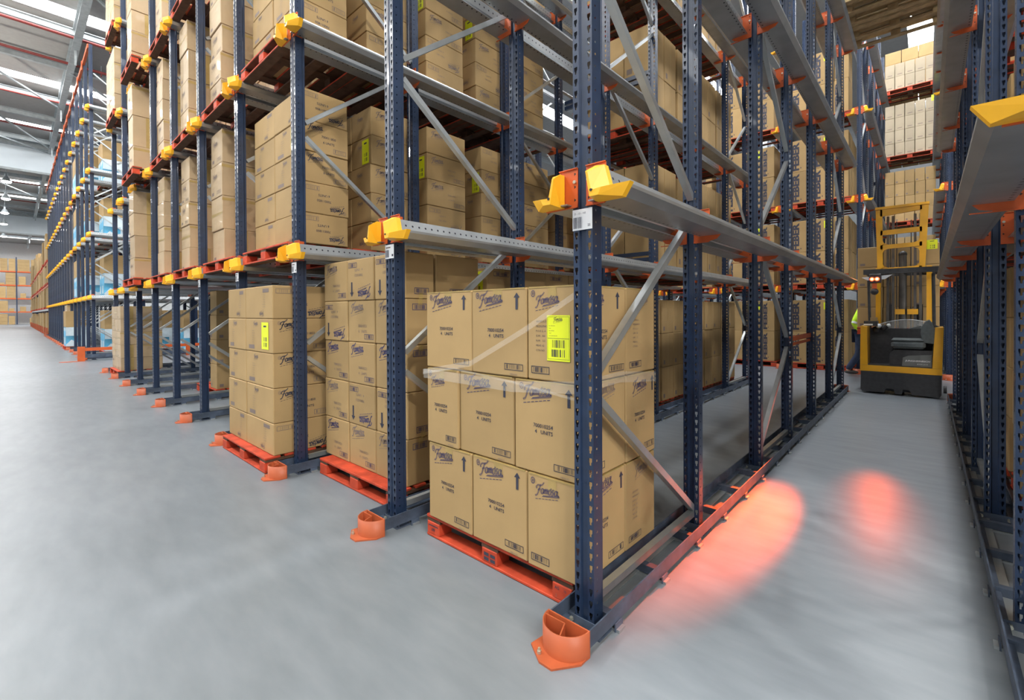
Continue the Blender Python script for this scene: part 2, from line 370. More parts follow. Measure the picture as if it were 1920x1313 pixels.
class Print:
    """flat print on one face: (u, v) in metres from its lower left corner"""
    def __init__(s, w, h): s.w = w; s.h = h; s.items = []; s.lift = 0
    def poly(s, vs, fs, ink, flip=False):
        if flip: vs = [(s.w-u, s.h-v) for u, v in vs]
        s.items.append((vs, fs, ink, s.lift)); return s
    def rect(s, u0, u1, v0, v1, ink, flip=False): return s.poly([(u0, v0), (u1, v0), (u1, v1), (u0, v1)], [(0, 1, 2, 3)], ink, flip)
    def frame(s, u0, u1, v0, v1, t, ink, flip=False):
        for q in ((u0, u1, v0, v0+t), (u0, u1, v1-t, v1), (u0, u0+t, v0+t, v1-t), (u1-t, u1, v0+t, v1-t)): s.rect(*q, ink, flip)
    def text(s, t, u, v, size, ink, flip=False, center=True, bold=0.0, width=None):
        vs, fs, tw, th = text_polys(t, bold)
        kx = size if width is None else width/tw; ky = size
        ox = u-(tw*kx/2 if center else 0)
        return s.poly([(ox+x*kx, v+y*ky) for x, y in vs], fs, ink, flip)
    def vtext(s, t, u, v, height, length, ink, bold=0.0):
        vs, fs, tw, th = text_polys(t, bold)
        return s.poly([(u-y/th*height, v+x/tw*length) for x, y in vs], fs, ink)
    def logo(s, u, v, width, ink, flip=False, detail=True):
        vs, fs, tw, th = logo_polys(detail); k = width/tw
        return s.poly([(u+x*k, v+y*k) for x, y in vs], fs, ink, flip)
    def arrow(s, u, v, l, ink, flip=False):
        w = l*.09
        s.poly([(u-w, v), (u+w, v), (u+w, v+l*.72), (u-w, v+l*.72), (u-w*2.7, v+l*.70), (u+w*2.7, v+l*.70), (u, v+l)], [(0, 1, 2, 3), (4, 5, 6)], ink, flip)
    def barcode(s, u0, u1, v0, v1, ink, flip=False, seed=3, border=True, n=24):
        r = random.Random(seed); t = (v1-v0)*.09
        if border: s.frame(u0, u1, v0, v1, t, ink, flip); a0, a1, b0, b1 = u0+(u1-u0)*.12, u1-(u1-u0)*.12, v0+(v1-v0)*.2, v1-(v1-v0)*.16
        else: a0, a1, b0, b1 = u0, u1, v0, v1
        st = (a1-a0)/n
        for i in range(n):
            if r.random() < .72: s.rect(a0+i*st, a0+i*st+st*r.choice((.35, .5, .8)), b0, b1, ink, flip)
    def ring(s, u, v, r, ink, flip=False):
        n = 14; vs = [(u+q*math.cos(2*PI*i/n), v+q*1.25*math.sin(2*PI*i/n)) for i in range(n) for q in (r, r*.78)]
        s.poly(vs, [(2*i, 2*i+1, (2*i+3) % (2*n), (2*i+2) % (2*n)) for i in range(n)], ink, flip)
        s.poly([(u-r*.35, v-r*.5), (u-r*.1, v-r*.5), (u-r*.1, v+r*.5), (u-r*.35, v+r*.5)], [(0, 1, 2, 3)], ink, flip)
        s.poly([(u+r*.15, v-r*.5), (u+r*.4, v-r*.5), (u+r*.4, v+r*.5), (u+r*.15, v+r*.5)], [(0, 1, 2, 3)], ink, flip)
    def lines(s, u, v, size, ink, flip=False, words=('ARTICULO', 'PIEZAS/PACK', 'P.O.X.G. 4', 'G.W.   8.0', 'N.W.   5.2', 'MEAS: 62', 'CTN NO.')):
        for i, t in enumerate(words): s.text(t, u, v-i*size*1.75, size, ink, flip, center=False)
    def put(s, mb, face, w, d, h, eps=.0012):
        for vs, fs, ink, lift in s.items:
            e = eps+lift
            if face == 'front': P = [(u, -e, v) for u, v in vs]
            elif face == 'side': P = [(w+e, u, v) for u, v in vs]
            mb.add(P, fs, ink)

# ------------------------------------------------------------------ cartons
CM = {}
def carton_mesh(style, w, d, h, var=0):
    key = (style, round(w, 3), round(d, 3), round(h, 3), var)
    if key in CM: return CM[key]
    mb = MB()
    mat = {'plain': 'cardboard_film', 'slat': 'cardboard', 'tall': 'cardboard', 'pale': 'cardboard_pale', 'blue': 'box_white', 'feber': 'cardboard'}.get(style, 'cardboard')
    mb.cbox(0, w, 0, d, 0, h, mat, .006)
    F = Print(w, h); S = Print(d, h)
    if style == 'near':
        # taped top flaps that stand a little proud
        mb.box(.01, w-.01, -.002, .012, h-.006, h+.0012, 'tape'); mb.box(w-.012, w+.0015, .01, d-.01, h-.006, h+.0012, 'tape')
        F.rect(w*.42, w*.58, h-.06, h-.004, 'tape'); F.lift = .0008
        if var in (0, 1, 3):
            F.ring(w*.12, h*.93, .013, 'ink_violet'); F.logo(w*.14, h*.74, w*.46, 'ink_violet')
            if var != 3: F.arrow(w*.84, h*.76, h*.19, 'ink')
            F.text('700010254', w*.46, h*.50, .026, 'ink', bold=.012); F.text('4   UNITS', w*.47, h*.435, .026, 'ink', bold=.012)
            F.barcode(w*.62, w*.94, h*.075, h*.15, 'ink', seed=5+var)
            F.text('MED0102', w*.78, h*.02, .012, 'ink_faint')
        else:
            F.ring(w*.12, h*.93, .013, 'ink_violet'); F.logo(w*.16, h*.74, w*.48, 'ink_violet')
            if var == 2: F.lines(w*.18, h*.62, .013, 'ink')
            F.barcode(w*.08, w*.44, h*.07, h*.15, 'ink', seed=9)
        if var in (0, 2):
            S.arrow(d*.80, h*.76, h*.19, 'ink'); S.text('700010254', d*.42, h*.50, .026, 'ink', bold=.012); S.text('4   UNITS', d*.42, h*.435, .026, 'ink', bold=.012)
            S.barcode(d*.60, d*.95, h*.07, h*.145, 'ink', seed=12)
            S.logo(d*.1, h*.74, d*.4, 'ink_violet')
        elif var == 1:
            S.logo(d*.3, h*.76, d*.45, 'ink_faint'); S.lines(d*.22, h*.62, .013, 'ink_faint'); S.barcode(d*.1, d*.5, h*.07, h*.145, 'ink', seed=17)
        else:
            S.logo(d*.2, h*.74, d*.5, 'ink_violet'); S.arrow(d*.9, h*.76, h*.19, 'ink'); S.text('700010254', d*.45, h*.50, .026, 'ink', bold=.012); S.text('4   UNITS', d*.45, h*.435, .026, 'ink', bold=.012)
            S.barcode(d*.6, d*.95, h*.07, h*.145, 'ink', seed=13)
    elif style == 'twelve':          # 4 UNITS cartons of the second lane, some upside down
        fl = var % 2 == 1
        F.logo(w*.10, h*.62, w*.5, 'ink_faint' if var == 2 else 'ink_violet', fl, False); F.text('700010321', w*.55, h*.36, .030, 'ink_faint', fl); F.text('4   UNITS', w*.55, h*.23, .030, 'ink_faint', fl)
        F.barcode(w*.62, w*.95, h*.08, h*.20, 'ink_violet', fl, seed=6)
        if fl: F.arrow(w*.82, h*.55, h*.36, 'ink', fl)
        S.barcode(d*.3, d*.8, h*.10, h*.24, 'ink_violet', not fl, seed=8); S.rect(d*.45, d*.6, 0, h*.12, 'tape', not fl)
    elif style == 'six':             # 6 UNITS cartons, large print on the long side
        fl = var % 2 == 1
        S.ring(d*.10, h*.88, .013, 'ink_faint', fl); S.logo(d*.10, h*.62, d*.34, 'ink', fl, False); S.text('700011850', d*.56, h*.52, .030, 'ink', fl, bold=.01); S.text('6 UNITS', d*.56, h*.34, .030, 'ink', fl, bold=.01)
        S.barcode(d*.66, d*.95, h*.09, h*.24, 'ink_faint', fl, seed=5, n=16)
        F.logo(w*.3, h*.72, min(w*.28, h*.38), 'ink_faint', fl, False); F.lines(w*.25, h*.62, .012, 'ink_faint', fl); F.rect(w*.12, w*.34, h*.08, h*.2, 'ink_faint', fl)
    elif style in ('sixa',):
        fl = var % 2 == 1
        S.logo(d*.10, h*.56, min(d*.34, h*.62), 'ink_faint', fl, False); S.text('700011850', d*.62, h*.5, .026, 'ink_faint', fl); S.text('6 UNITS', d*.62, h*.32, .026, 'ink_faint', fl); S.barcode(d*.68, d*.95, h*.1, h*.25, 'ink_faint', fl, seed=4, n=14)
        F.logo(w*.3, h*.58, min(w*.3, h*.5), 'ink_faint', fl, False)
    elif style in ('plain',):
        t = .03
        if var % 2: F.rect(0, w, h*.45, h*.45+t, 'tape')
        S.rect(d*.44, d*.60, 0, h, 'tape') if var % 3 == 0 else S.rect(0, d, h*.86, h*.94, 'tape')
        F.rect(w*.12, w*.3, h*.1, h*.2, 'ink_faint') if var % 2 == 0 else None
        if var == 2: F.barcode(w*.55, w*.9, h*.1, h*.2, 'ink_faint', seed=4, n=12); F.logo(w*.2, h*.5, w*.4, 'ink_faint', False, False)
    elif style == 'tall':
        S.rect(d*.1, d*.24, h*.08, h*.2, 'ink_faint'); S.rect(d*.5, d*.52, 0, h, 'tape'); F.rect(w*.1, w*.3, h*.08, h*.2, 'ink_faint')
    elif style == 'pale':
        F.text('TOYS', w*.5, h*.2, .03, 'ink_faint') if False else F.rect(w*.25, w*.75, h*.14, h*.19, 'ink_faint')
    elif style == 'feber':
        F.vtext('FEBER', w*.40, h*.05, w*.34, h*.9, 'ink', bold=.05)
        F.rect(w*.46, w*.50, h*.1, h*.14, 'ink')
        S.vtext('FEBER', d*.36, h*.05, d*.24, h*.9, 'ink', bold=.02) if var == 1 else S.rect(d*.9, d*.93, 0, h, 'ink_faint')
    elif style == 'blue':
        F.rect(0, w, 0, h, 'box_blue'); F.lift = .001
        F.rect(w*.05, w*.55, h*.1, h*.45, 'box_white'); F.poly([(w*.1, h*.75), (w*.8, h*.85), (w*.9, h*.95), (w*.1, h*.95)], [(0, 1, 2, 3)], 'box_white')
        S.rect(0, d*.7, h*.0, h*.55, 'box_blue'); S.lift = .001
        S.poly([(0, h*.1), (d*.25, h*.35), (d*.5, h*.2), (d*.8, h*.3), (d, h*.05), (d, 0), (0, 0)], [(0, 1, 2, 3, 4, 5, 6)], 'box_white')
    F.put(mb, 'front', w, d, h); S.put(mb, 'side', w, d, h)
    me = mb.mesh('carton_'+style); CM[key] = me; return me
def ship_label(parent, face, w, d, u, v, lw=.115, lh=.19, words=True):
    mb = MB(); P = Print(lw, lh); P.rect(0, lw, 0, lh, 'label_yellow'); P.lift = .0006
    if words:
        P.frame(.004, lw-.004, .008, lh-.006, .0012, 'ink'); P.rect(.004, lw-.004, lh*.49, lh*.498, 'ink'); P.logo(lw*.28, lh*.82, lw*.42, 'ink')
        for i, t in enumerate(('Nr. 700010254', 'Desc.', 'Ref. 4001000', 'Qty 4', 'SSCC 384100010254')): P.text(t, lw*.1, lh*(.76-i*.055), .0055, 'ink', center=False)
        P.barcode(lw*.18, lw*.8, lh*.29, lh*.46, 'ink', border=False, seed=2, n=20); P.barcode(lw*.2, lw*.78, lh*.09, lh*.25, 'ink', border=False, seed=8, n=16)
    else:
        P.barcode(lw*.18, lw*.8, lh*.3, lh*.45, 'ink', border=False, seed=2, n=9); P.barcode(lw*.18, lw*.8, lh*.1, lh*.25, 'ink', border=False, seed=2, n=9); P.rect(lw*.3, lw*.7, lh*.82, lh*.88, 'ink')
    e = .0032
    for vs, fs, ink, lift in P.items:
        if face == 'front': mb.add([(u+x, -e-lift, v+y) for x, y in vs], fs, ink)
        else: mb.add([(w+e+lift, u+x, v+y) for x, y in vs], fs, ink)
    o = build(mb, 'shipping_label', parent); o['label'] = 'fluorescent yellow shipping label with bar codes'; return o
STYLE_WORD = {'near': 'large printed', 'twelve': 'printed', 'six': 'printed', 'sixa': 'printed', 'plain': 'film-wrapped', 'tall': 'plain', 'pale': 'pale', 'feber': 'big black-lettered', 'blue': 'blue-and-white', 'slat': 'brown'}
STYLE_NAME = {'near': 'printed_carton', 'twelve': 'printed_carton', 'six': 'printed_carton', 'sixa': 'printed_carton', 'plain': 'film_wrapped_carton', 'tall': 'plain_carton', 'pale': 'pale_carton', 'feber': 'toy_carton', 'blue': 'blue_carton', 'slat': 'brown_carton'}
CARTONS = []      # (key, style, w, d, h, var, loc, rz, label, group, sticker)
def stack(where, x1, y0, z0, cols, deps, rows, style, jit=.004, stickers=(), group=None, var=None, back=False):
    """x1: its +x side; cols widths listed from the +x side; deps depths from the front; rows heights from the bottom.
    Only the cartons on the faces (front row, +x side) and one row behind are made"""
    z = z0
    for r, h in enumerate(rows):
        y = y0
        for j, d in enumerate(deps):
            x = x1
            for i, w in enumerate(cols):
                x -= w
                if j > 0 and i > 0 and j < len(deps)-1 and not back: continue
                g = 2.3*jit+.003
                vv = R.randrange(3) if var is None else var(r, i, j)
                dx, dy, rz = R.uniform(-jit, jit), R.uniform(-jit, jit), R.uniform(-1, 1)*jit*.7
                if j == 0 and i == 0: pos = 'corner column'
                elif j == 0: pos = 'front column '+NUM[i]
                elif i == 0: pos = 'side column '+NUM[j]
                else: pos = 'inner column '+NUM[i]+'-'+NUM[j]
                label = f"{STYLE_WORD[style]} carton, {ORD[r]} row up, {pos}, {where}"
                COUNT[0] += 1
                CARTONS.append((COUNT[0], style, w-g, d-g, h-.003, vv, (x+g/2+dx, y+g/2+dy, z), rz, label, group or 'cartons, '+where, [s for s in stickers if s[:3] == (r, i, j)]))
            y += d
        z += h
    return z

# ------------------------------------------------------------------ pallets
PLX, PLY, PLZ = 1.15, .745, .13
def pallet_meshes(mat):
    dk = MB()
    ys = ((0, .13), (.165, .255), (.307, .437), (.49, .58), (.615, .745))
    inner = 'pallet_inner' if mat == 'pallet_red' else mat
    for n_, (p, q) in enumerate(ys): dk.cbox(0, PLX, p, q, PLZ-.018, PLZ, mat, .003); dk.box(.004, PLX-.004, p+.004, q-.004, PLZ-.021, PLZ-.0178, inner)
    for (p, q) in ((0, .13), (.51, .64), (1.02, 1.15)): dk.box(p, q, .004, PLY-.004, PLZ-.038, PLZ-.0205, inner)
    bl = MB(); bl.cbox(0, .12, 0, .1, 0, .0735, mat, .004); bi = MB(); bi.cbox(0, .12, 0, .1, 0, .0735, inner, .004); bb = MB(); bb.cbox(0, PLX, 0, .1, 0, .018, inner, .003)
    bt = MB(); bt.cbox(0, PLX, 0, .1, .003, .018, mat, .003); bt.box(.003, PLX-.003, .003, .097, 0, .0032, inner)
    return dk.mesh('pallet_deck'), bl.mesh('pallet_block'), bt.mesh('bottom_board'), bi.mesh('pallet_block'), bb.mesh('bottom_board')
PM = {m: pallet_meshes(m) for m in ('pallet_red', 'pallet_wood')}
def pallet(label, x1, y0, z0, mat='pallet_red', group='red pallets under the loads', sx=1.0, rz=0, full=False):
    COUNT[0] += 1
    if not shown(COUNT[0]): return None
    deck, blk, btm, blki, btmi = PM[mat]
    t = thing('wooden_pallet', label, 'pallet', (x1-PLX*sx, y0, z0), group, rz); t.scale = (sx, 1, 1)
    link('deck', deck, t)
    for i, y in enumerate((0, .3225, .645)):
        link('bottom_board', btmi if i == 1 else btm, t, (0, y, 0))
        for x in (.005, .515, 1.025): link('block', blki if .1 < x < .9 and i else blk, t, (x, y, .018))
    REG[COUNT[0]] = t
    return t

# ------------------------------------------------------------------ uprights, braces
PW, PD, PH = .095, .082, 9.43
def post_mesh(h=PH, holes=True):
    mb = MB(); m = 'navy'; hw = PW/2
    if not holes:
        mb.box(-hw, hw, 0, PD, 0, h, m); return mb.mesh('post')
    n = int(h/.05)
    vs = []; fs = []
    def quad(*p):
        o = len(vs); vs.extend(p); fs.append([o, o+1, o+2, o+3])
    for s in (-1, 1):
        xc = s*.0325; x0, x1 = xc-.015, xc+.015
        for i in range(n):
            z = i*.05
            hol = [(xc-.0075, z+.038), (xc+.0075, z+.038), (xc+.0075, z+.024), (xc+.0035, z+.018), (xc+.0035, z+.008), (xc-.0035, z+.008), (xc-.0035, z+.018), (xc-.0075, z+.024)]
            out = [(x0, z+.05), (x1, z+.05), (x1, z+.024), (x1, z+.018), (x1, z), (x0, z), (x0, z+.018), (x0, z+.024)]
            for k in range(8):
                k2 = (k+1) % 8
                quad(*[(p[0], 0, p[1]) for p in (out[k], hol[k], hol[k2], out[k2])])
    zt = n*.05
    for p, q in (((-.0175, 0), (-.013, .009)), ((-.013, .009), (.013, .009)), ((.013, .009), (.0175, 0))):
        quad((p[0], p[1], 0), (q[0], q[1], 0), (q[0], q[1], zt), (p[0], p[1], zt))
    for s in (-1, 1):
        x = s*hw
        for y0, y1 in ((0, .018), (.034, .056)): quad((x, y0, 0), (x, y1, 0), (x, y1, zt), (x, y0, zt))
        for i in range(n):
            z = i*.05; a0, a1, b0, b1 = .022, .030, z+.021, z+.029
            O = [(.018, z), (.034, z), (.034, z+.05), (.018, z+.05)]; H = [(a0, b0), (a1, b0), (a1, b1), (a0, b1)]
            for k in range(4):
                k2 = (k+1) % 4; quad(*[(x, p[0], p[1]) for p in (O[k], O[k2], H[k2], H[k])])
        for p, q in (((x, .056), (s*.040, .064)), ((s*.040, .064), (s*.040, PD)), ((s*.040, PD), (s*.026, PD))):
            quad((p[0], p[1], 0), (q[0], q[1], 0), (q[0], q[1], zt), (p[0], p[1], zt))
    mb.add(vs, fs, m); return mb.mesh('post')
POST = post_mesh(); POST_LOW = post_mesh(holes=False)
fp = MB(); fp.box(-.085, .085, -.02, PD+.02, 0, .008, 'navy_worn'); fp.box(-.082, .082, -.006, -.001, .008, .05, 'navy_worn')
for s in (-1, 1): fp.cyl((s*.062, -.02, .028), (s*.062, -.006, .028), .011, 'bolt', 6, smooth=False)
FOOT = fp.mesh('foot_plate')
BRACE = {}
def brace_mesh(y0, z0, y1, z1):
    k = (round(y1-y0, 2), round(z1-z0, 2))
    if k not in BRACE:
        mb = MB(); a0 = Vector((0, 0, 0)); a1 = Vector((0, y1-y0, z1-z0)); d = (a1-a0).normalized(); nn = Vector((1, 0, 0)).cross(d)
        # open channel section: two flanges and a web
        for (o, w, t) in ((Vector((.0165, 0, 0)), .003, .034), (Vector((-.0165, 0, 0)), .003, .034)): mb.bar(a0+o, a1+o, w, t, 'zinc', nn)
        mb.bar(a0+nn*.0165, a1+nn*.0165, .036, .003, 'zinc', nn)
        BRACE[k] = mb.mesh('brace')
    return BRACE[k]
PAIRS = ((0, 1.18), (2.58, 3.73), (5.05, None), (6.46, 7.6))
def row_word(k): return 'corner post row' if k == 0 else ORD[k]+' post row from the corner'
def frame(label, x, y0, y1, mirror=False, low=False, h=PH, zmin=0.0, label_plate=None, group=None):
    COUNT[0] += 1
    if not shown(COUNT[0]): return None
    t = thing('upright_frame', label, 'rack upright', (x, y0, 0), group)
    link('post', POST_LOW if low else POST, t)
    if not low: link('foot_plate', FOOT, t)
    if y1 is not None:
        L = y1-y0
        link('post', POST_LOW if low else POST, t, (0, L, 0))
        if not low: link('foot_plate', FOOT, t, (0, L, 0))
        f, r = .10, L+.01
        i = 0; z = .08
        while z+.85 < h:
            za, zb = z+.06, z+.89
            fr = (i % 2 == 1) ^ mirror
            ya, yb = (f, r) if fr else (r, f)
            link('brace', brace_mesh(ya, za, yb, zb), t, (0, ya, za)); z += .95; i += 1
        link('brace', brace_mesh(f, 0, r, 0), t, (0, f, .11))
    REG[COUNT[0]] = t
    return t

# ------------------------------------------------------------------ pallet rails
Z1, DZ = 1.795, 1.885
LV = [Z1+i*DZ for i in range(4)]
CAPP = [(.086, .142), (.128, .138), (.152, .050), (.240, .053), (.206, .0), (.086, .0)]
CAPF = [(.078, .108), (.088, .104), (.104, .030), (.148, .034), (.134, .006), (.096, .006)]
def rail_mesh(s, L):
    mb = MB()
    P = [(.090, .134), (.112, .134), (.140, .050), (.224, .052), (.224, .038), (.196, .006), (.052, .006), (.052, .010), (.150, .014), (.120, .046), (.090, .060)]
    P = [(s*x, z) for x, z in P]
    if s < 0: P = P[::-1]
    mb.prism(P[::-1], 0, L, 'zinc_punched'); return mb.mesh('rail_beam')
RAILS = {}
def cap_mesh(s):
    mb = MB(); P = [(s*x, z) for x, z in CAPP]
    cx = sum(q[0] for q in P)/6; n = 6
    front = [(s*x, z) for x, z in CAPF]
    vs = [(q[0], .03, q[1]) for q in P]+[(q[0], .0, q[1]) for q in P]+[(q[0], -.06, q[1]) for q in front]
    fs = [(r*n+i, r*n+(i+1) % n, (r+1)*n+(i+1) % n, (r+1)*n+i) for r in (0, 1) for i in range(n)]+[[2*n, 2*n+1, 2*n+2, 2*n+5], [2*n+2, 2*n+3, 2*n+4, 2*n+5], [0, 1, 2, 5], [2, 3, 4, 5]]
    mb.add(vs, fs, 'yellow')
    mb.cyl((s*.104, -.055, .03), (s*.104, -.063, .03), .006, 'dark_gap', 6)
    return mb.mesh('yellow_end_cap')
CAP = {s: cap_mesh(s) for s in (-1, 1)}
def bracket_mesh(s, low=0):
    mb = MB()
    a0, a1 = (.0215, .115)
    mb.box(min(s*a0, s*a1), max(s*a0, s*a1), -.006, -.002, -low, .165, 'orange')
    mb.box(min(s*a0, s*a1), max(s*a0, s*a1), -.012, -.002, .161, .165, 'orange'); mb.box(min(s*a0, s*.185), max(s*a0, s*.11), -.012, -.002, -.004-low, -low, 'orange')
    P = [(.100, .012), (.17, .02), (.142, .045), (.105, .12)] if not low else [(.100, -low), (.155, -low*.6), (.19, .02), (.142, .045), (.105, .12)]
    P = [(s*x, z) for x, z in P]
    mb.prism(P if s > 0 else P[::-1], -.006, -.002, 'orange')
    mb.box(min(s*.05, s*.053), max(s*.05, s*.053), -.002, .06, 0, .165, 'orange')
    mb.cyl((s*.034, -.006, .105), (s*.034, -.014, .105), .008, 'bolt', 6, smooth=False)
    for z in (.03, .085, .14): mb.prism([(s*.034-.004, z-.007), (s*.034+.005, z), (s*.034-.004, z+.007)], -.0066, -.006, 'dark_gap')
    return mb.mesh('bracket')
BRK = {s: bracket_mesh(s) for s in (-1, 1)}
BRL = {s: bracket_mesh(s, .03) for s in (-1, 1)}
def pallet_rail(label, x, y0, L, z, s, posts, end_cap=True, group=None):
    COUNT[0] += 1
    if not shown(COUNT[0]): return None
    t = thing('pallet_rail', label, 'pallet rail', (x, y0, z), group)
    k = (s, round(L, 2))
    if k not in RAILS: RAILS[k] = rail_mesh(s, L)
    link('rail_beam', RAILS[k], t)
    if end_cap: link('end_cap', CAP[s], t)
    for py in posts: link('bracket', BRK[s] if py-y0 < .5 else BRL[s], t, (0, py-y0, 0))
    REG[COUNT[0]] = t
    return t

# ------------------------------------------------------------------ floor guide rails with orange front guard
def guide_mesh(L):
    mb = MB(); w = .098
    for s in (-1, 1):
        x = s*w
        mb.box(min(x, x-s*.006), max(x, x-s*.006), 0, L, .038, .10, 'navy_worn')
        mb.box(min(x, x-s*.035), max(x, x-s*.035), 0, L, .032, .038, 'navy_worn')
    return mb.mesh('guide_channel')
gt = MB(); gt.box(-.092, .092, -.02, .02, .015, .055, 'navy_worn'); gt.box(-.12, .12, -.025, .025, 0, .012, 'zinc'); gt.box(-.106, -.1, -.03, .03, 0, .034, 'navy_worn'); gt.box(.1, .106, -.03, .03, 0, .034, 'navy_worn')
TIE = gt.mesh('cross_tie')
def guard_mesh():
    mb = MB(); n = 18; H0, H1 = .0, .105; Rr = .102
    arc = [(Rr*math.cos(PI+PI*i/n), -.005+Rr*1.0*math.sin(PI+PI*i/n)) for i in range(n+1)]
    inn = [(x*.945, -.005+(y+.005)*.945) for x, y in arc]
    vs = [(x, y, z) for z in (H0, H1) for x, y in arc]+[(x, y, z) for z in (H0, H1) for x, y in inn]
    m = n+1; fs = []
    for i in range(n):
        fs.append((i, i+1, m+i+1, m+i)); fs.append((2*m+i+1, 2*m+i, 3*m+i, 3*m+i+1)); fs.append((m+i, m+i+1, 3*m+i+1, 3*m+i))
    mb.add(vs, fs, 'guard_orange', True)
    mb.box(-Rr, Rr, -.006, 0, H0, H1, 'guard_orange')
    mb.bar((-.098, -.03, .054), (.0, -.028, .054), .005, .1, 'guard_orange'); mb.bar((0, -.028, .054), (.028, -.098, .054), .005, .1, 'guard_orange')
    mb.prism([(-.102, 0), (-.115, -.10), (-.03, -.155), (.03, -.155), (.1, -.06), (.1, 0)][::-1], 0, .008, 'guard_orange', axis='z')
    mb.cyl((-.055, -.122, .008), (-.055, -.122, .02), .009, 'bolt', 6); mb.cyl((-.055, -.122, .02), (-.055, -.122, .03), .005, 'bolt', 8)
    return mb.mesh('end_guard')
GUARD = guard_mesh(); GUIDES = {}
gf = MB(); gf.box(-.03, .03, 0, 1, .012, .016, 'zinc'); GPLATE = gf.mesh('floor_strip')
def guide_rail(label, x, y0, y1, ties=True, group=None, far_guard=True):
    COUNT[0] += 1
    if not shown(COUNT[0]): return None
    L = round(y1-y0, 2)
    if L not in GUIDES: GUIDES[L] = guide_mesh(L)
    t = thing('floor_guide_rail', label, 'guide rail', (x, y0, 0), group)
    link('channel', GUIDES[L], t); g = link('end_guard', GUARD, t); g['label'] = 'orange half-round steel end guard'
    if far_guard: link('end_guard', GUARD, t, (0, L, 0), PI)
    if ties:
        p = link('floor_strip', GPLATE, t, (-.055, 0, 0)); p.scale = (1, L, 1)
        y = .22
        while y < L: link('cross_tie', TIE, t, (0, y, 0)); y += .46
    REG[COUNT[0]] = t
    return t

# ================================================================== the hall
mb = MB(); mb.box(-99, 18, -22, 30, -.1, 0, 'floor_concrete'); struct(mb, 'floor')
ZR = 12.0
SKYX = [0.9, -6.5, -13.9, -21.4, -28.8, -36.2, -45.5, -52.5, -59.5, -71, -78, -85, -92]
mb = MB()
xs = [18]+[v for s in SKYX for v in (s+.42, s-.42)]+[-99]
for i in range(0, len(xs), 2): mb.box(xs[i+1], xs[i], -22, 30, ZR, ZR+.1, 'roof_sheet')
struct(mb, 'ceiling')
for i, s in enumerate(SKYX):
    mb = MB(); mb.box(s-.42, s+.42, -22, 30, ZR+.05, ZR+.09, 'skylight_glow'); struct(mb, f'window_{i+1}')
mb = MB(); mb.box(-99, 18, 30, 30.2, 0, 12.1, 'dim_wall'); struct(mb, 'wall_back')
mb = MB(); mb.box(-99.2, -99, -22, 30, 0, 12.1, 'white_wall'); struct(mb, 'wall_far')
for i, (x, z) in enumerate(((-39.2, 10.1), (-67.5, 9.7))):
    mb = MB(); mb.box(x-.05, x+.05, -22, 30, z, 12, 'white_panel')
    for y in range(-21, 30, 3): mb.box(x+.05, x+.07, y, y+.08, z, 12, 'white_panel')
    mb.box(x+.05, x+.35, -22, 30, 11.45, 11.75, 'roof_steel'); mb.box(x-.1, x+.12, -22, 30, z-.12, z, 'roof_steel')
    struct(mb, 'wall_smoke_curtain' if i == 0 else 'wall_smoke_curtain_far')
def ibeam(mb, p0, p1, w, h, mat):
    p0 = Vector(p0); p1 = Vector(p1)
    for dz, ww, hh in ((h/2, w, .03), (-h/2, w, .03), (0, .02, h)): mb.bar(p0+Vector((0, 0, dz)), p1+Vector((0, 0, dz)), ww, hh, mat)
k = 1
for y in (-12, .1, 13):
    for (xa, xb) in ((10, -39), (-39.4, -67), (-68, -98)):
        mb = MB(); ibeam(mb, (xa, y, 11.55), (xb, y, 11.55), .22, .5, 'roof_steel')
        x = xa-3
        while x > xb: mb.bar((x, y, 11.75), (x-.1, y, 10.75), .06, .06, 'roof_steel'); x -= 7.4
        struct(mb, f'trim_{k}'); k += 1
PUR = [-3.2, -10.6, -18.2, -22.1, -25.6, -30.0, -33.2, -38, -43, -48.9, -55.8, -63, -74, -81, -88]
for x in PUR:
    mb = MB(); ibeam(mb, (x, -22, 11.7), (x, 29, 11.7), .16, .22, 'roof_steel'); struct(mb, f'trim_{k}'); k += 1
for j, (x, y0, x1, y1) in enumerate(((-25.6, -5, -38, .1), (-22, -5, -30, .1), (-18, .1, -26, 6), (-33, -6, -39, .1), (-25, .1, -33, 6), (-44, -5, -55, .1), (-55, -5, -66, .1))):
    mb = MB(); mb.bar((x, y0, 11.3), (x1, y1, 11.3), .07, .07, 'roof_steel'); struct(mb, f'trim_{k}'); k += 1
for j, (x, w) in enumerate(((-21.9, 'the white smoke curtain, outermost of them'), (-24.4, 'past the second roof purlin'), (-29.4, 'beside the second skylight strip'), (-34.4, 'beside the third skylight strip'), (-50, 'beyond the first smoke curtain'), (-58, 'between the two smoke curtains'))):
    mb = MB(); mb.cyl((x, -22, 11.42), (x, 29, 11.42), .055, 'pipe_red', 8)
    y = -20
    while y < 20: mb.cyl((x, y, 11.42), (x, y, 11.25), .02, 'pipe_red', 6); mb.cyl((x, y, 11.42), (x, y, 11.7), .01, 'roof_steel', 4); y += 3
    lab = f'red sprinkler pipe under the roof, {ORD[j]} from the racks'
    tag(build(mb, 'sprinkler_pipe'), lab, 'pipe', 'sprinkler pipes under the roof')
LAMPS = [(-42.5, -1.75, 9.9), (-49, -1.8, 9.9), (-56, -1.9, 9.9), (-63, -2.0, 9.9), (-73, -2.1, 9.9)]
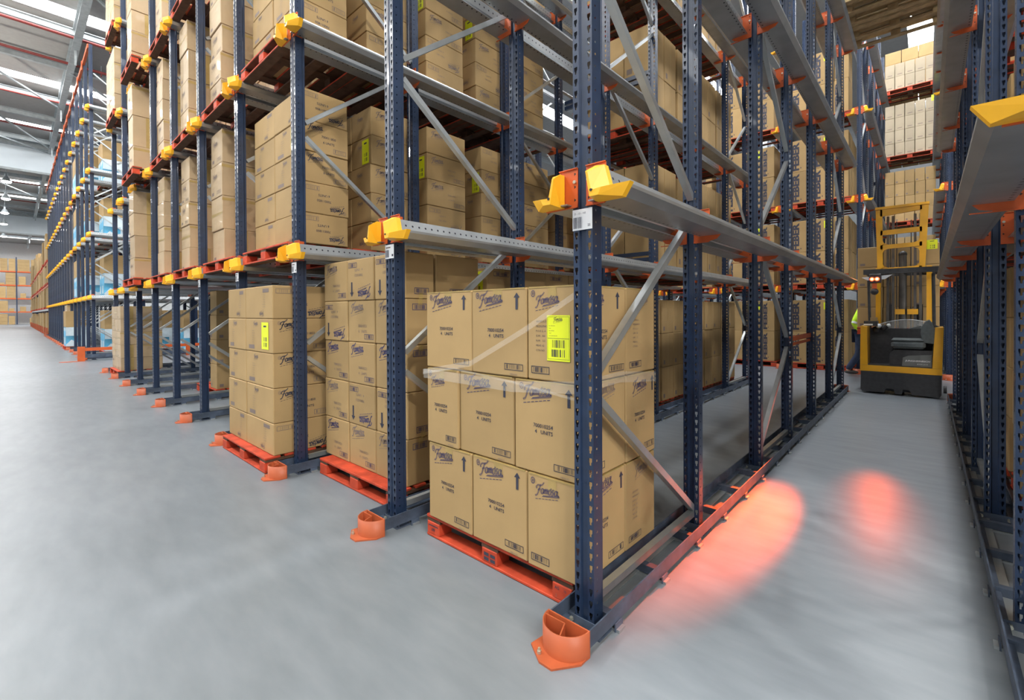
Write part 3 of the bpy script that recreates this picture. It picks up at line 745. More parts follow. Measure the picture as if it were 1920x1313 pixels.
for j, (x, y, z) in enumerate(LAMPS+LAMPS_ADDED):  # the lamps far down the aisle, then the added unseen ones
    t = thing('high_bay_lamp', f'round high-bay lamp hanging over the long aisle, {ORD[j]} of the row', 'ceiling lamp', (x, y, z), 'high-bay lamps over the aisle')
    m1 = MB(); m1.cyl((0, 0, .0), (0, 0, .34), .26, 'roof_steel', 14, .08); m1.cyl((0, 0, .34), (0, 0, .5), .07, 'roof_steel', 8); build(m1, 'reflector', t)
    m2 = MB(); m2.sphere((0, 0, -.02), .24, 'lamp_glow', 12, 6, (1, 1, .35)); build(m2, 'lamp_glass', t)
    m3 = MB(); m3.cyl((0, 0, .5), (0, 0, 11.8-z), .012, 'roof_steel', 5); build(m3, 'suspension_rod', t)

# ================================================================== rack block beside the forklift lane
P = 1.45
FX = {-2: 2.83, -1: 1.39}
for k in range(10): FX[k] = -P*k
PWORD = ('front pair', 'second pair', 'single post', 'rear pair')
PY = [0, 1.18, 2.58, 3.73, 5.05, 6.46, 7.6]
def krow(k): return 'row beside the forklift, far side' if k == -1 else 'row behind the forklift lane' if k == -2 else row_word(k)
NAVY = 'navy upright frames of the drive-in rack'
for k in (-2, -1, 0, 1, 2, 3, 4, 5, 6, 7, 8, 9):
    for i, (p0, p1) in enumerate(PAIRS):
        if k == -2 and i == 0: continue
        what = 'navy single upright' if p1 is None else 'navy braced upright frame'
        t = frame(f'{what}, {PWORD[i]}, {krow(k)}', FX[k], p0, p1, mirror=(i > 0))
        if t and i == 0 and k >= 0:
            q = MB(); pr = Print(.098, .088)
            pr.rect(0, .098, 0, .088, 'label_white'); pr.lift = .0005
            if k == 0:
                pr.text('D - 13 - 143', .038, .066, .0115, 'ink'); pr.barcode(.005, .05, .008, .055, 'ink', border=False, n=26); pr.text('25', .082, .012, .014, 'ink', bold=.02)
            else:
                pr.barcode(.005, .05, .008, .055, 'ink', border=False, n=12); pr.rect(.01, .06, .066, .074, 'ink_faint'); pr.rect(.074, .09, .012, .026, 'ink')
            for vs, fs, ink, lift in pr.items: q.add([(u-.049, -.004-lift, 1.695+v) for u, v in vs], fs, ink)
            o = build(q, 'location_label', t); o['label'] = 'white location label with bar code'
LW = ['first level', 'second level', 'third level', 'fourth level']
for k in (-2, -1, 0, 1, 2, 3, 4, 5, 6, 7, 8, 9):
    for li, z in enumerate(LV):
        for s in (1, -1):
            if k == -2 and s == 1: continue
            if k == 9 and s == -1: continue
            side = 'corner side' if s > 0 else 'side away from corner'
            if k == -1: side = 'forklift lane side' if s < 0 else 'outer side'
            if k == -2: side = 'inner side'
            pallet_rail(f'galvanised rail, {LW[li]}, {krow(k)}, {side}', FX[k], -.04, 7.72, z, s, [y for j, y in enumerate(PY) if j < 5 or k < 4], group='galvanised pallet rails of the drive-in rack')
for k in (-2, -1, 0, 1, 2, 3, 4, 5, 6, 7, 8, 9):
    guide_rail(f'navy floor guide rail with orange end guard, {krow(k)}', FX[k], -.115, 7.72, group='floor guide rails of the drive-in rack')
# small red cross tie on the corner row
COUNT[0] += 1
if shown(COUNT[0]):
    mb = MB(); mb.bar((-.01, 3.78, 1.05), (-.01, 5.04, 1.05), .03, .05, 'orange'); mb.bar((-.01, 3.78, .99), (-.01, 5.04, .99), .012, .03, 'orange')
    REG[COUNT[0]] = tag(build(mb, 'tie_bar'), 'orange horizontal tie bar between two posts of the corner row', 'tie bar')

# ------------------------------------------------------------------ loads
def lane_x(i): return -P*i       # +x side frame of lane i
def lname(i): return ORD[i]+' lane from corner'
def load(i, lev, n, y0, x1, cols, deps, rows, style, pal=True, stickers=(), var=None, py=None, px=None, jit=.004):
    z0 = 0.0 if lev == 0 else LV[lev-1]+.054
    lw = ('ground', 'first-level', 'second-level', 'third-level', 'fourth-level')[lev]
    dep = 'front pallet' if n == 0 else 'pallet '+NUM[n]
    where = f'{lw} {dep}, {lname(i)}'
    if pal: pallet(f'red wooden pallet under the {lw} load, {dep}, {lname(i)}', (px-.004 if px is not None else -P*i-.158), (py if py is not None else y0-.02), z0, sx=.985)
    stack(where, x1, y0, z0+PLZ+.001, cols, deps, rows, style, stickers=stickers, var=var, jit=jit)
# corner ground load: three by two by three big cartons
near_var = {(0, 0, 0): 4, (0, 1, 0): 1, (0, 2, 0): 0, (1, 0, 0): 1, (1, 1, 0): 0, (1, 2, 0): 3, (2, 0, 0): 2, (2, 1, 0): 0, (2, 2, 0): 0}
where = 'ground pallet at the corner post'
pallet('red wooden pallet with stencilled blocks under the corner load of big cartons', -.108, .07, 0, sx=.932)
cx = [-.045, -.362, -.757, -1.16]
def near_rows():
    for r, z in enumerate((.131, .582, 1.028)):
        h = (.449, .444, .445)[r]
        xoff = (0, -.0, -.0)[r]
        edges = [(-.054, -.362, -.757, -1.14), (-.054, -.447, -.862, -1.145), (-.054, -.362, -.757, -1.165)][r]
        for j, (ya, yb) in enumerate(((.06, .468), (.472, .80))):
            for i in range(3):
                x1, x0 = edges[i], edges[i+1]
                if j == 0: v = near_var[(r, i, 0)]
                else: v = (1, 3, 1)[r]
                pos = (('corner column', 'front column two', 'front column three') if j == 0 else ('side column two', 'inner column two', 'inner column three'))[i]
                COUNT[0] += 1
                st = [(r, i, j)] if (r, i, j) == (2, 0, 0) else []
                if r == 1 and j == 0 and i == 2: v = 3
                sv = v
                CARTONS.append((COUNT[0], 'near', x1-x0-.005, yb-ya-.003, h-.003, v, (x0+.0025+R.uniform(-.004, .004), ya+R.uniform(-.008, .008), z), R.uniform(-.008, .008), f'large printed carton, {ORD[r]} row up, {pos}, {where}', 'large printed cartons of the corner load', st))
near_rows()
# stretch film bands round the corner load
mb = MB()
def band(pts, w):
    for (p, q) in zip(pts, pts[1:]):
        mb.add([(p[0], p[1], p[2]), (q[0], q[1], q[2]), (q[0], q[1], q[2]+w), (p[0], p[1], p[2]+w)], [(0, 1, 2, 3)], 'film')
band([(-1.17, .046, .96), (-.45, .044, .955), (-.051, .045, .99), (-.0505, .4, 1.0), (-.0505, .8, .96)], .055)
band([(-1.172, .044, .985), (-.9, .043, 1.03), (-.45, .043, 1.0), (-.051, .043, .955)], .012)
band([(-1.172, .042, .98), (-.75, .041, 1.06), (-.36, .041, 1.25), (-.051, .041, 1.42)], .03)
COUNT[0] += 1
tag(build(mb, 'stretch_film'), 'clear stretch film bands wound round the corner load of big cartons', 'stretch film')

# second lane, ground
load(1, 0, 0, .22, -1.60, [.41, .41, .41], [.26, .44], [.33]*5, 'twelve', px=-1.585, py=.12, var=lambda r, i, j: [2, 1, 0, 2, 1][r] if i < 2 else [0, 2, 0, 1, 2][r])
load(1, 0, 1, 1.01, -1.60, [.41, .41, .41], [.39, .39], [.33, .33, .33, .33, .27], 'twelve', px=-1.6, stickers=[(4, 0, 0)])
load(1, 0, 2, 1.78, -1.60, [.41, .41, .41], [.39, .39], [.33, .33, .33, .33, .27], 'twelve', px=-1.6, stickers=[(4, 0, 0)])
load(1, 0, 3, 2.70, -1.60, [.41, .41, .41], [.39, .39], [.46]*3, 'tall', px=-1.6)
for n, y in enumerate((3.5, 4.32, 5.12, 5.92, 6.72)): load(1, 0, 4+n, y, -1.585, [.41, .41, .41], [.38, .38], [.46]*3, 'tall', px=-1.59)
# third lane, ground
load(2, 0, 0, -.13, -3.05, [.66, .52], [.54], [.275, .3, .3, .3, .29], 'six', px=-3.04, py=-.20, stickers=[(3, 0, 0)], var=lambda r, i, j: [3, 0, 0, 0, 1][r])
load(2, 0, 1, .78, -3.06, [.4, .4, .4], [.4, .4], [.3]*5, 'sixa', px=-3.04)
# sixth and ninth lanes, ground
load(5, 0, 0, .60, -7.40, [.36], [.42, .42], [.4]*4, 'tall', px=-7.37, pal=True)
load(8, 0, 0, -.05, -11.76, [.4, .4, .4], [.38, .36], [.28]*5, 'plain', px=-11.75, py=-.1)
# second lane, upper levels: empty at the mouth, full from the middle on
for lev in (1, 2, 3):
    for n, y in enumerate((4.0, 4.82, 5.64, 6.46)): load(1, lev, n, y, -1.57, [.41, .41, .41], [.38, .38], [(.66, .64, .70, .70)[n]]*2 if lev != 2 else [.62]*2, 'tall', px=-1.597)
    COUNT[0] += 1
    if shown(COUNT[0]):
        mb = MB(); z = LV[lev-1]+(.30 if lev == 1 else .72)
        for dz in (0, -.075): mb.bar((-2.86, 3.88, z+dz), (-1.49, 3.88, z+dz), .04, .05, 'navy')
        REG[COUNT[0]] = tag(build(mb, 'tie_bar'), f'navy double tie bar across the second lane above the {LW[lev-1]}' if False else f'navy double tie bar across the second lane from corner, level {NUM[lev-1]}', 'tie bar')
# third lane, upper levels
load(2, 1, 0, .12, -3.01, [.64, .55], [.44], [.276]*5, 'six', px=-3.048, py=.0, stickers=[(3, 0, 0)], var=lambda r, i, j: [1, 1, 0, 0, 1][r])
load(2, 1, 1, .81, -3.04, [.4, .4, .4], [.53], [.29]*5, 'sixa', px=-3.048, py=.75, stickers=[(3, 0, 0)], var=lambda r, i, j: [1, 0, 0, 0, 0][r])
load(2, 1, 2, 1.50, -3.04, [.4, .4, .4], [.58], [.29]*5, 'sixa', px=-3.048, py=1.5, stickers=[(3, 0, 0)], var=lambda r, i, j: [1, 1, 0, 0, 0][r])
load(2, 1, 3, 2.34, -3.04, [.4, .4, .4], [.60], [.29]*5, 'sixa', px=-3.048, stickers=[(3, 0, 0)], var=lambda r, i, j: [1, 1, 0, 0, 1][r])
load(2, 1, 4, 3.1, -3.04, [.4, .4, .4], [.6], [.29]*5, 'sixa', px=-3.048)
load(2, 1, 5, 3.9, -3.04, [.4, .4, .4], [.6], [.29]*5, 'sixa', px=-3.048)
load(2, 2, 0, .12, -3.01, [.64, .55], [.44], [.276]*5, 'six', px=-3.048, py=.0, var=lambda r, i, j: [1, 0, 0, 1, 1][r])
load(2, 2, 1, .77, -3.04, [.4, .4, .4], [.55], [.29]*5, 'sixa', px=-3.048, py=.75, var=lambda r, i, j: [1, 0, 0, 0, 0][r])
load(2, 2, 2, 1.50, -3.04, [.4, .4, .4], [.56], [.29]*5, 'sixa', px=-3.048, py=1.498, stickers=[(3, 0, 0)], var=lambda r, i, j: [1, 1, 0, 0, 0][r])
load(2, 2, 3, 2.25, -3.04, [.4, .4, .4], [.60], [.29]*5, 'sixa', px=-3.048, py=2.247, stickers=[(3, 0, 0)])
load(2, 2, 4, 3.0, -3.04, [.4, .4, .4], [.6], [.29]*5, 'sixa', px=-3.048)
load(2, 3, 0, .10, -3.02, [.6, .58], [.44], [.276]*4, 'six', px=-3.048, py=.0)
for n, y in enumerate((.8, 1.55, 2.3, 3.05)): load(2, 3, n+1, y, -3.04, [.4, .4, .4], [.6], [.3]*4, 'sixa', px=-3.048)
# fourth to seventh lanes: one column at the front, the others set back
for i, y0, rws in ((3, .10, 4), (4, .08, 5), (5, .06, 4), (6, -.12, 4)):
    for lev in (1, 2, 3):
        rr = rws if lev != 2 else rws+(1 if i % 2 else -1)
        h = (1.62, 1.66, 1.5)[lev-1]/rr
        lw = ('', 'first-level', 'second-level', 'third-level')[lev]
        load(i, lev, 0, y0, -P*i-.87, [.47], [.46], [h]*rr, 'plain', px=-P*i-.155, py=y0-.10, jit=.009)
        stack(f'{lw} set-back part, {lname(i)}', -P*i-.13, y0+.36, LV[lev-1]+.054+PLZ+.001, [.36, .36], [.38], [h*1.06]*(rr-(i+lev) % 2), 'plain', jit=.008)
        load(i, lev, 1, y0+.95, -P*i-.12, [.58, .58], [.5], [.41]*4, 'plain', px=-P*i-.155)
# ninth lane, top levels
for lev in (3, 4): load(8, lev, 0, -.1, -P*8-.15, [.4, .38, .38], [.46], [.33]*4, 'plain')
# forklift lane, third level at the far end: bare wooden pallets with pale cartons
def lane_r(n, y):
    where = 'third-level pallet '+NUM[n]+' above the forklift lane'
    pallet(f'bare wooden pallet seen from below, {where}', 1.238, y, LV[2]+.054, 'pallet_wood', sx=.94)
    stack(where, 1.232, y+.02, LV[2]+.054+PLZ+.001, [.355]*3, [.36, .36], [.35]*3, 'pale', back=True)
lane_r(0, 7.0); lane_r(1, 6.2)
# lane beyond the forklift lane
for n, y in enumerate((1.5, 2.5, 3.4, 4.3, 5.2, 6.1)):
    for lev in (0, 1, 2):
        z0 = 0 if lev == 0 else LV[lev-1]+.054
        where = ('ground', 'first-level', 'second-level')[lev]+' pallet '+NUM[n]+' past forklift lane'
        pallet('red wooden pallet, '+where, 2.688, y, z0)
        stack(where, 2.66, y+.02, z0+PLZ+.001, [.38]*3, [.36, .36], [.4, .38, .38, .38] if lev == 0 else [.38]*3, 'slat', back=True)

# ================================================================== rack across the rear aisle
YR = 10.67
RP = ((0, 1.18), (2.58, 3.73), (5.05, None), (6.46, 7.6))
RXF = [2.78, 1.385, -.015, -1.47, -2.92, -4.37, -5.82]
RW = ['outermost row', 'row past the forklift', 'row beside the waiting forklift', 'second row', 'third row', 'fourth row', 'fifth row']
for k, x in enumerate(RXF):
    for i, (p0, p1) in enumerate(RP):
        what = 'navy single upright' if p1 is None else 'navy braced upright frame'
        frame(f'{what}, {PWORD[i]}, rack across the rear aisle, {RW[k]}', x, YR+p0, None if p1 is None else YR+p1, mirror=(i > 0), group='upright frames across the rear aisle')
    for li, z in enumerate(LV):
        for s in (1, -1):
            side = 'inner side' if s > 0 else 'outer side'
            pallet_rail(f'rail, {LW[li]}, rack across rear aisle, {RW[k]}, {side}', x, YR-.04, 7.72, z, s, [YR+q for q in PY], group='pallet rails across the rear aisle')
    guide_rail(f'floor guide rail of the rack across the rear aisle, {RW[k]}', x, YR-.115, YR+7.72, ties=False, group='guide rails across the rear aisle')
for k in (2, 3, 4, 5):
    x = RXF[k]
    for lev in (0, 1, 2, 3):
        z0 = 0 if lev == 0 else LV[lev-1]+.054
        for n in (0, 1):
            if n == 1 and (lev > 2 or k > 3): continue
            y = YR+.12+n*.85
            where = f"{('ground', 'first-level', 'second-level', 'third-level')[lev]} {'front' if n == 0 else 'rear'} pallet, rear-aisle lane {NUM[k-2]}"
            pallet('red wooden pallet of lettered toy cartons, '+where, x-.15, y, z0)
            stack(where, x-.2, y+.02, z0+PLZ+.001, [.27, .42, .42], [.36, .36], [.735, .735], 'feber', stickers=[(1, 1, 0)] if n == 0 else (), var=lambda r, i, j: 0, back=False)
for lev in (0, 1, 2, 3, 4):
    z0 = 0 if lev == 0 else LV[lev-1]+.054
    y = YR+4.7
    where = f"{('ground', 'first-level', 'second-level', 'third-level', 'fourth-level')[lev]} pallet behind forklift"
    pallet('red wooden pallet seen from below, '+where, 1.238, y, z0, sx=.95)
    stack(where, 1.234, y+.02, z0+PLZ+.001, [.217]*5, [.36, .36], [.36]*4 if lev < 4 else [.36, .36], 'pale' if lev > 2 else 'tall', back=True, stickers=[(3, 0, 0)] if lev == 3 else ())
    stack(where+', next', 1.24, y+.86, z0+PLZ+.001, [.38]*3, [.7], [.36]*4, 'slat')

# ================================================================== rack with blue boxes past the cross aisle
B2 = 'navy uprights of the rack past the cross aisle'
for k in range(12, 29):
    x = -P*k; w = ORD[k-12]+' row past the cross aisle'
    frame(f'navy upright frame, {w}, front pair', x, 0, 1.18, low=(k > 14), group=B2)
    if k < 15:
        frame(f'navy upright frame, {w}, second pair', x, 2.58, 3.73, low=True, mirror=True, group=B2); frame(f'navy single upright, {w}', x, 5.05, None, low=True, group=B2); frame(f'navy upright frame, {w}, rear pair', x, 6.46, 7.6, low=True, mirror=True, group=B2)
    for li, z in enumerate(LV):
        for s in (1, -1):
            pallet_rail(f"pale pallet rail, {LW[li]}, {w}, {'near' if s > 0 else 'far'} side", x, -.04, 7.72 if k < 16 else 2.0, z, s, [0, 1.18] if k < 16 else [0], group='pallet rails past the cross aisle')
    guide_rail(f'floor guide rail with orange guard, {w}', x, -.115, 7.72 if k < 16 else 1.8, ties=False, group='guide rails past the cross aisle', far_guard=False)
    COUNT[0] += 1
    if k < 28 and shown(COUNT[0]):
        mb = MB(); mb.box(x-P, x, -.03, .03, PH-.14, PH-.02, 'orange'); mb.box(x-P-.06, x-P+.06, -.05, -.03, PH-.3, PH-.02, 'orange'); REG[COUNT[0]] = tag(build(mb, 'top_beam'), f'orange top beam joining the {w} to the next', 'rack beam', 'orange top beams past the cross aisle')
def blue_load(i, lev, y0, where, tall=False, deep=1):
    z0 = 0 if lev == 0 else LV[lev-1]+.054
    x1 = -P*i-.145
    pallet('red wooden pallet of blue-and-white cartons, '+where, x1-.02, y0-.03, z0, sx=.97)
    z = stack(where, x1, y0, z0+PLZ+.001, [.56, .56], [.62], [.74], 'blue', var=lambda r, i, j: 0, group='cartons, '+where)
    stack(where.replace(' pallet ', ' upper-load '), x1, y0, z, [.56, .56], [.62], [.62], 'slat', group='cartons, '+where)
for lev in range(4):
    lw = ('ground', 'first-level', 'second-level', 'third-level')[lev]
    for i, ys_ in ((12, (2.3, 3.6)), (13, (.45, 1.75, 3.1)), (14, (.12, 1.5))):
        for n, y in enumerate(ys_):
            if lev == 0 and i == 14 and n == 0: continue
            blue_load(i, lev, y, f'{lw} pallet {NUM[n]}, {ORD[i-12]} lane past cross-aisle')
blue_load(16, 0, -.22, 'ground front pallet, fifth lane past cross-aisle')
for lev in (1, 2, 3):
    lw = ('ground', 'first-level', 'second-level', 'third-level')[lev]
    blue_load(15, lev, .0, f'{lw} front pallet, fourth lane past cross aisle')
    for i in (16, 17, 18, 20, 21, 23):
        x1 = -P*i-.13; z0 = LV[lev-1]+.054
        where = f'{lw} front pallet, {ORD[i-12]} lane past cross-aisle'
        pallet('red wooden pallet of film-wrapped cartons, '+where, x1-.035, .05, z0, sx=.97)
        stack(where, x1, .09, z0+PLZ+.001, [.57, .57], [.5], [.40]*4, 'plain')
stack('ground front load, sixth lane past cross-aisle', -P*17-.13, -.1, 0.02, [.57, .57], [.5], [.43]*4, 'plain')
# orange side guard of that rack along the cross aisle
COUNT[0] += 1
t = thing('rack_side_guard', 'orange steel side guard along the cross aisle beside the blue-box rack', 'rack guard', (-17.0, -.35, 0))
mb = MB(); mb.box(-.05, .05, 0, .16, 0, .42, 'orange'); mb.prism([(-.06, 0), (.06, 0), (.12, -.3), (0, -.38), (-.06, -.3)], 0, .012, 'orange', axis='z'); build(mb, 'end_post', t)
for z in (.14, .34):
    mb = MB(); mb.box(-.03, .03, .16, 8.2, z-.045, z+.045, 'orange' if z > .2 else 'navy_worn'); build(mb, 'guard_bar', t)
for y in (2.6, 5.4, 8.0):
    mb = MB(); mb.box(-.04, .04, y, y+.1, 0, .4, 'orange'); build(mb, 'guard_post', t)
# ================================================================== selective rack further along the aisle
XB = -41.6
LZ = [0, 1.75, 3.35, 4.85]
for j in range(13):
    x = XB-j*2.9
    COUNT[0] += 1
    if shown(COUNT[0]):
        t = thing('pallet_rack_frame', f'navy pallet rack frame, {ORD[j]} along the aisle past the drive-in racks', 'rack upright', (x, .05, 0), 'pallet rack frames along the far aisle')
        mb = MB(); mb.box(-.05, .05, 0, .09, 0, 6.2, 'navy'); build(mb, 'post', t)
        mb = MB(); mb.box(-.05, .05, 1.0, 1.09, 0, 6.2, 'navy'); build(mb, 'post', t)
        mb = MB(); mb.box(-.14, .14, -.16, -.06, 0, .5, 'guard_orange'); g = build(mb, 'foot_guard', t); g['label'] = 'orange foot guard'
        REG[COUNT[0]] = t
    for li, z in enumerate(LZ):
        if j == 12: continue
        COUNT[0] += 1
        if li and shown(COUNT[0]):
            mb = MB(); mb.box(x-2.85, x-.05, .02, .08, z-.13, z, 'orange' if li > 1 else 'zinc'); REG[COUNT[0]] = tag(build(mb, 'rack_beam'), f'rack beam, {LW[li-1]}, {ORD[j]} bay of the far aisle rack', 'rack beam', 'beams of the far aisle rack')
        for n in (0, 1):
            COUNT[0] += 1
            hh = R.choice((1.1, 1.3, 1.38))if li < 3 else R.choice((1.1, 1.6, 1.9))
            if not shown(COUNT[0]): continue
            mb = MB(); zz = z+.01
            mb.box(0, 1.15, 0, .9, 0, .12, 'pallet_red')
            for q in range(3):
                for cxx in range(3): mb.cbox(cxx*.383+.004, cxx*.383+.38, .02, .88, .12+q*hh/3, .12+(q+1)*hh/3-.006, 'cardboard')
            o = build(mb, 'wrapped_load', None, (x-1.4-n*1.36, -.02+R.uniform(-.05, .05), zz))
            REG[COUNT[0]] = tag(o, f"stacked carton load, {('ground level',)+tuple(LW) and (['ground level']+LW)[li]}, {ORD[j]} bay of far aisle rack, {'first' if n == 0 else 'second'} place", 'pallet load', 'loads in the far aisle rack')
# ================================================================== rack against the far wall
FXW = -95.0
for j, y in enumerate((-3.9, -1.05, 1.8, 4.65)):
    t = thing('wall_rack_frame', f'navy upright of the rack at the far white wall, {ORD[j]} along it', 'rack upright', (FXW, y, 0))
    mb = MB(); mb.box(-.05, .07, -.06, .06, 0, 9.6, 'navy'); build(mb, 'post', t)
    mb = MB(); mb.box(-1.1, -1.0, -.06, .06, 0, 9.6, 'navy'); build(mb, 'post', t)
FL = [0, 1.85, 3.75, 5.65, 7.6]
for li, z in enumerate(FL[1:]):
    for j, y in enumerate((-3.9, -1.05, 1.8)):
        mb = MB(); mb.box(.0, .08, y+.06, y+2.79, z-.16, z+.0, 'orange'); mb.box(-1.1, -1.02, y+.06, y+2.79, z-.16, z, 'orange'); mb.box(-1.02, 0, y+.06, y+2.79, z-.06, z-.02, 'pallet_red')
        tag(build(mb, 'rack_beam', None, (FXW, 0, 0)), f'orange beam, {LW[li]}, {ORD[j]} bay of the rack at the far wall', 'rack beam')
WL = [(0, -2.7, .75, 1.5, 0), (0, -1.85, .6, 1.2, 0), (0, .2, .6, .9, 0), (0, .9, .78, 1.45, 0), (1, -2.75, .85, 1.5, 0), (1, -1.8, .5, .45, 1), (1, -.75, .6, .7, 1), (1, .3, .8, .7, 1), (2, -2.75, .65, 1.6, 1), (2, -2.02, .88, 1.7, 0), (2, -.7, .55, .7, 0), (2, .3, .8, .3, 0), (3, -2.75, .55, .25, 1), (3, -2.1, .95, 1.7, 0), (3, -.85, .7, 1.2, 0), (3, .3, .8, .25, 1), (4, -2.6, .7, 1.75, 0), (4, -1.8, .65, 1.75, 0), (4, -.95, 1.2, 1.7, 0), (4, .4, 1.2, 1.75, 0)]
for j, (li, y, w, h, dk) in enumerate(WL):
    mb = MB(); nr = max(1, round(h/.45))
    for q in range(nr): mb.cbox(-.9, 0, 0, w, q*h/nr+.004, (q+1)*h/nr, 'cardboard', .01)
    nth = ORD[[a_[0] for a_ in WL[:j+1]].count(li)-1]
    tag(build(mb, 'carton_stack', None, (FXW+.02, y, FL[li]+.001)), f"stack of brown cartons, {(['ground level']+LW)[li]} of the far wall rack, {nth} along it", 'carton stack', 'carton stacks at the far wall')

# ================================================================== forklift
FO = Vector((.25, 7.8, 0))
T = thing('reach_truck', 'yellow and black reach truck with empty seat and lit red tail lamps in the lane', 'forklift', FO)
FW_ = .98
def rprism(pts, y0, y1, mat): m_ = MB(); m_.prism(pts, y0, y1, mat); return m_
mb = MB()
pts = [(.02, .03), (.30, .03), (.33, .10), (.42, .10), (.44, .02), (.52, .02), (.54, .10), (.62, .10), (.64, .03), (.96, .02), (.98, .06), (.985, .36), (0, .36), (-.005, .06)]
mb.prism(pts, .0, .10, 'fork_black', inset=.985); mb.box(.0, .98, .10, .62, .05, .36, 'fork_black'); build(mb, 'bumper', T)
mb = MB()
mb.prism([(-.005, .36), (.985, .36), (.985, .455), (-.005, .455)], .02, .62, 'fork_yellow')
mb.prism([(-.005, .455), (.095, .455), (.085, 1.09), (.0, 1.10)], .02, .62, 'fork_yellow', inset=.99)
mb.prism([(.87, .455), (.985, .455), (1.0, 1.09), (.905, 1.08)], .02, .62, 'fork_yellow', inset=.99)
build(mb, 'yellow_body', T)
mb = MB(); mb.prism([(.095, .455), (.87, .455), (.90, 1.05), (.09, 1.05)], .50, .56, 'fork_black'); mb.box(.09, .88, .06, .55, .44, .47, 'fork_black'); build(mb, 'cab_floor', T)
mb = MB(); mb.prism([(.37, .47), (.87, .47), (.88, .72), (.42, .72), (.37, .66)], .10, .5, 'fork_black')
mb.prism([(.52, .47), (.865, .47), (.868, .66), (.60, .635), (.53, .60)], .075, .1, 'fork_grey'); build(mb, 'seat_base', T)
pr = Print(1, 1); pr.text('JUNGHEINRICH', .70, .535, .034, 'label_white', width=.29, bold=.02); pr.text('ETM 214', .765, .50, .02, 'reflect_grey', width=.12)
mb = MB()
for vs, fs, ink, lift in pr.items: mb.add([(u+v*.15-.08, .073-lift, v) for u, v in vs], fs, ink)
build(mb, 'lettering', T)
mb = MB(); mb.cbox(.385, .80, .07, .50, .74, .86, 'seat_fabric', .035); mb.cbox(.385, .79, .075, .49, .855, .895, 'seat_fabric', .018); build(mb, 'seat_cushion', T)
mb = MB(); mb.prism([(.76, .84), (.90, .82), (.915, 1.0), (.88, 1.14), (.84, 1.20), (.80, 1.18), (.745, 1.09), (.735, .98)], .09, .48, 'seat_fabric', inset=.96); build(mb, 'backrest', T)
mb = MB(); mb.prism([(.10, 1.0), (.22, .98), (.50, 1.02), (.74, 1.10), (.86, 1.10), (.86, .92), (.10, .93)], .52, .70, 'fork_grey'); mb.prism([(.10, .80), (.86, .80), (.86, .93), (.10, .93)], .52, .6, 'fork_black'); build(mb, 'dashboard', T)
mb = MB(); mb.cyl((.18, .46, 1.0), (.18, .44, 1.06), .05, 'fork_black', 10); mb.cyl((.27, .44, 1.02), (.33, .40, 1.09), .022, 'fork_black', 8); mb.sphere((.34, .40, 1.10), .03, 'reflect_grey', 8, 5); mb.sphere((.21, .40, 1.09), .04, 'reflect_grey', 8, 5); mb.sphere((.27, .46, 1.06), .045, 'fork_black', 8, 5); build(mb, 'control_levers', T)
mb = MB(); mb.box(.02, .20, .30, .55, 1.09, 1.17, 'fork_black'); mb.box(.02, .14, .28, .30, 1.10, 1.125, 'reflect_grey'); mb.box(.10, .19, .40, .5, 1.17, 1.23, 'cardboard'); build(mb, 'side_console', T)
mb = MB(); n = 14
arc = [(.21+.66*i/n, 1.07+.125*math.sin(PI*(.12+.70*i/n))) for i in range(n+1)]
mb.add([(x, .66, .98) for x, z in arc]+[(x, .66, z) for x, z in arc], [(i, i+1, n+2+i, n+1+i) for i in range(n)], 'visor', True)
for (x, z), (x2, z2) in zip(arc, arc[1:]): mb.cyl((x, .66, z), (x2, .66, z2), .004, 'reflect_grey', 5)
build(mb, 'visor', T)
# overhead guard
mb = MB(); mb.cyl((.895, .35, 1.08), (.885, .35, 1.93), .022, 'fork_black', 8); mb.cyl((.895, .35, 1.10), (.97, .35, 1.06), .022, 'fork_black', 8); build(mb, 'guard_pillar', T)
mb = MB(); mb.cyl((.08, .60, 1.05), (.06, .60, 1.93), .020, 'fork_black', 8); build(mb, 'guard_pillar', T)
mb = MB(); mb.box(.02, 1.0, .22, .30, 1.95, 2.03, 'fork_black'); mb.box(.02, 1.0, 1.0, 1.06, 1.95, 2.03, 'fork_black')
for x in (.02, .28, .52, .76, .96): mb.box(x, x+.04, .30, 1.0, 1.97, 2.01, 'fork_black')
build(mb, 'overhead_guard', T)
# mast: inner and outer profiles, cylinder, chains, cross bars
YM = .95
for x in (.17, .84):
    mb = MB(); mb.box(x-.035, x+.035, YM, YM+.10, .1, 2.1, 'fork_yellow'); build(mb, 'mast_outer_rail', T)
for x in (.30, .37, .73, .66):
    mb = MB(); mb.box(x-.018, x+.018, YM+.03, YM+.11, .2, 3.0, 'mast_steel'); build(mb, 'mast_inner_rail', T)
mb = MB(); mb.cyl((.50, YM+.06, .4), (.50, YM+.06, 2.32), .055, 'mast_steel', 12); mb.sphere((.5, YM+.06, 2.32), .06, 'fork_black', 10, 6); build(mb, 'lift_cylinder', T)
for x in (.335, .42, .61):
    mb = MB(); mb.cyl((x, YM+.05, .3), (x, YM+.05, 2.9), .008, 'mast_steel', 5); build(mb, 'lift_chain', T)
mb = MB(); mb.box(.40, .53, YM-.01, YM+.03, 1.28, 1.37, 'fork_yellow'); mb.box(.56, .70, YM-.01, YM+.03, 1.28, 1.37, 'fork_yellow'); build(mb, 'mast_cross_bar', T)
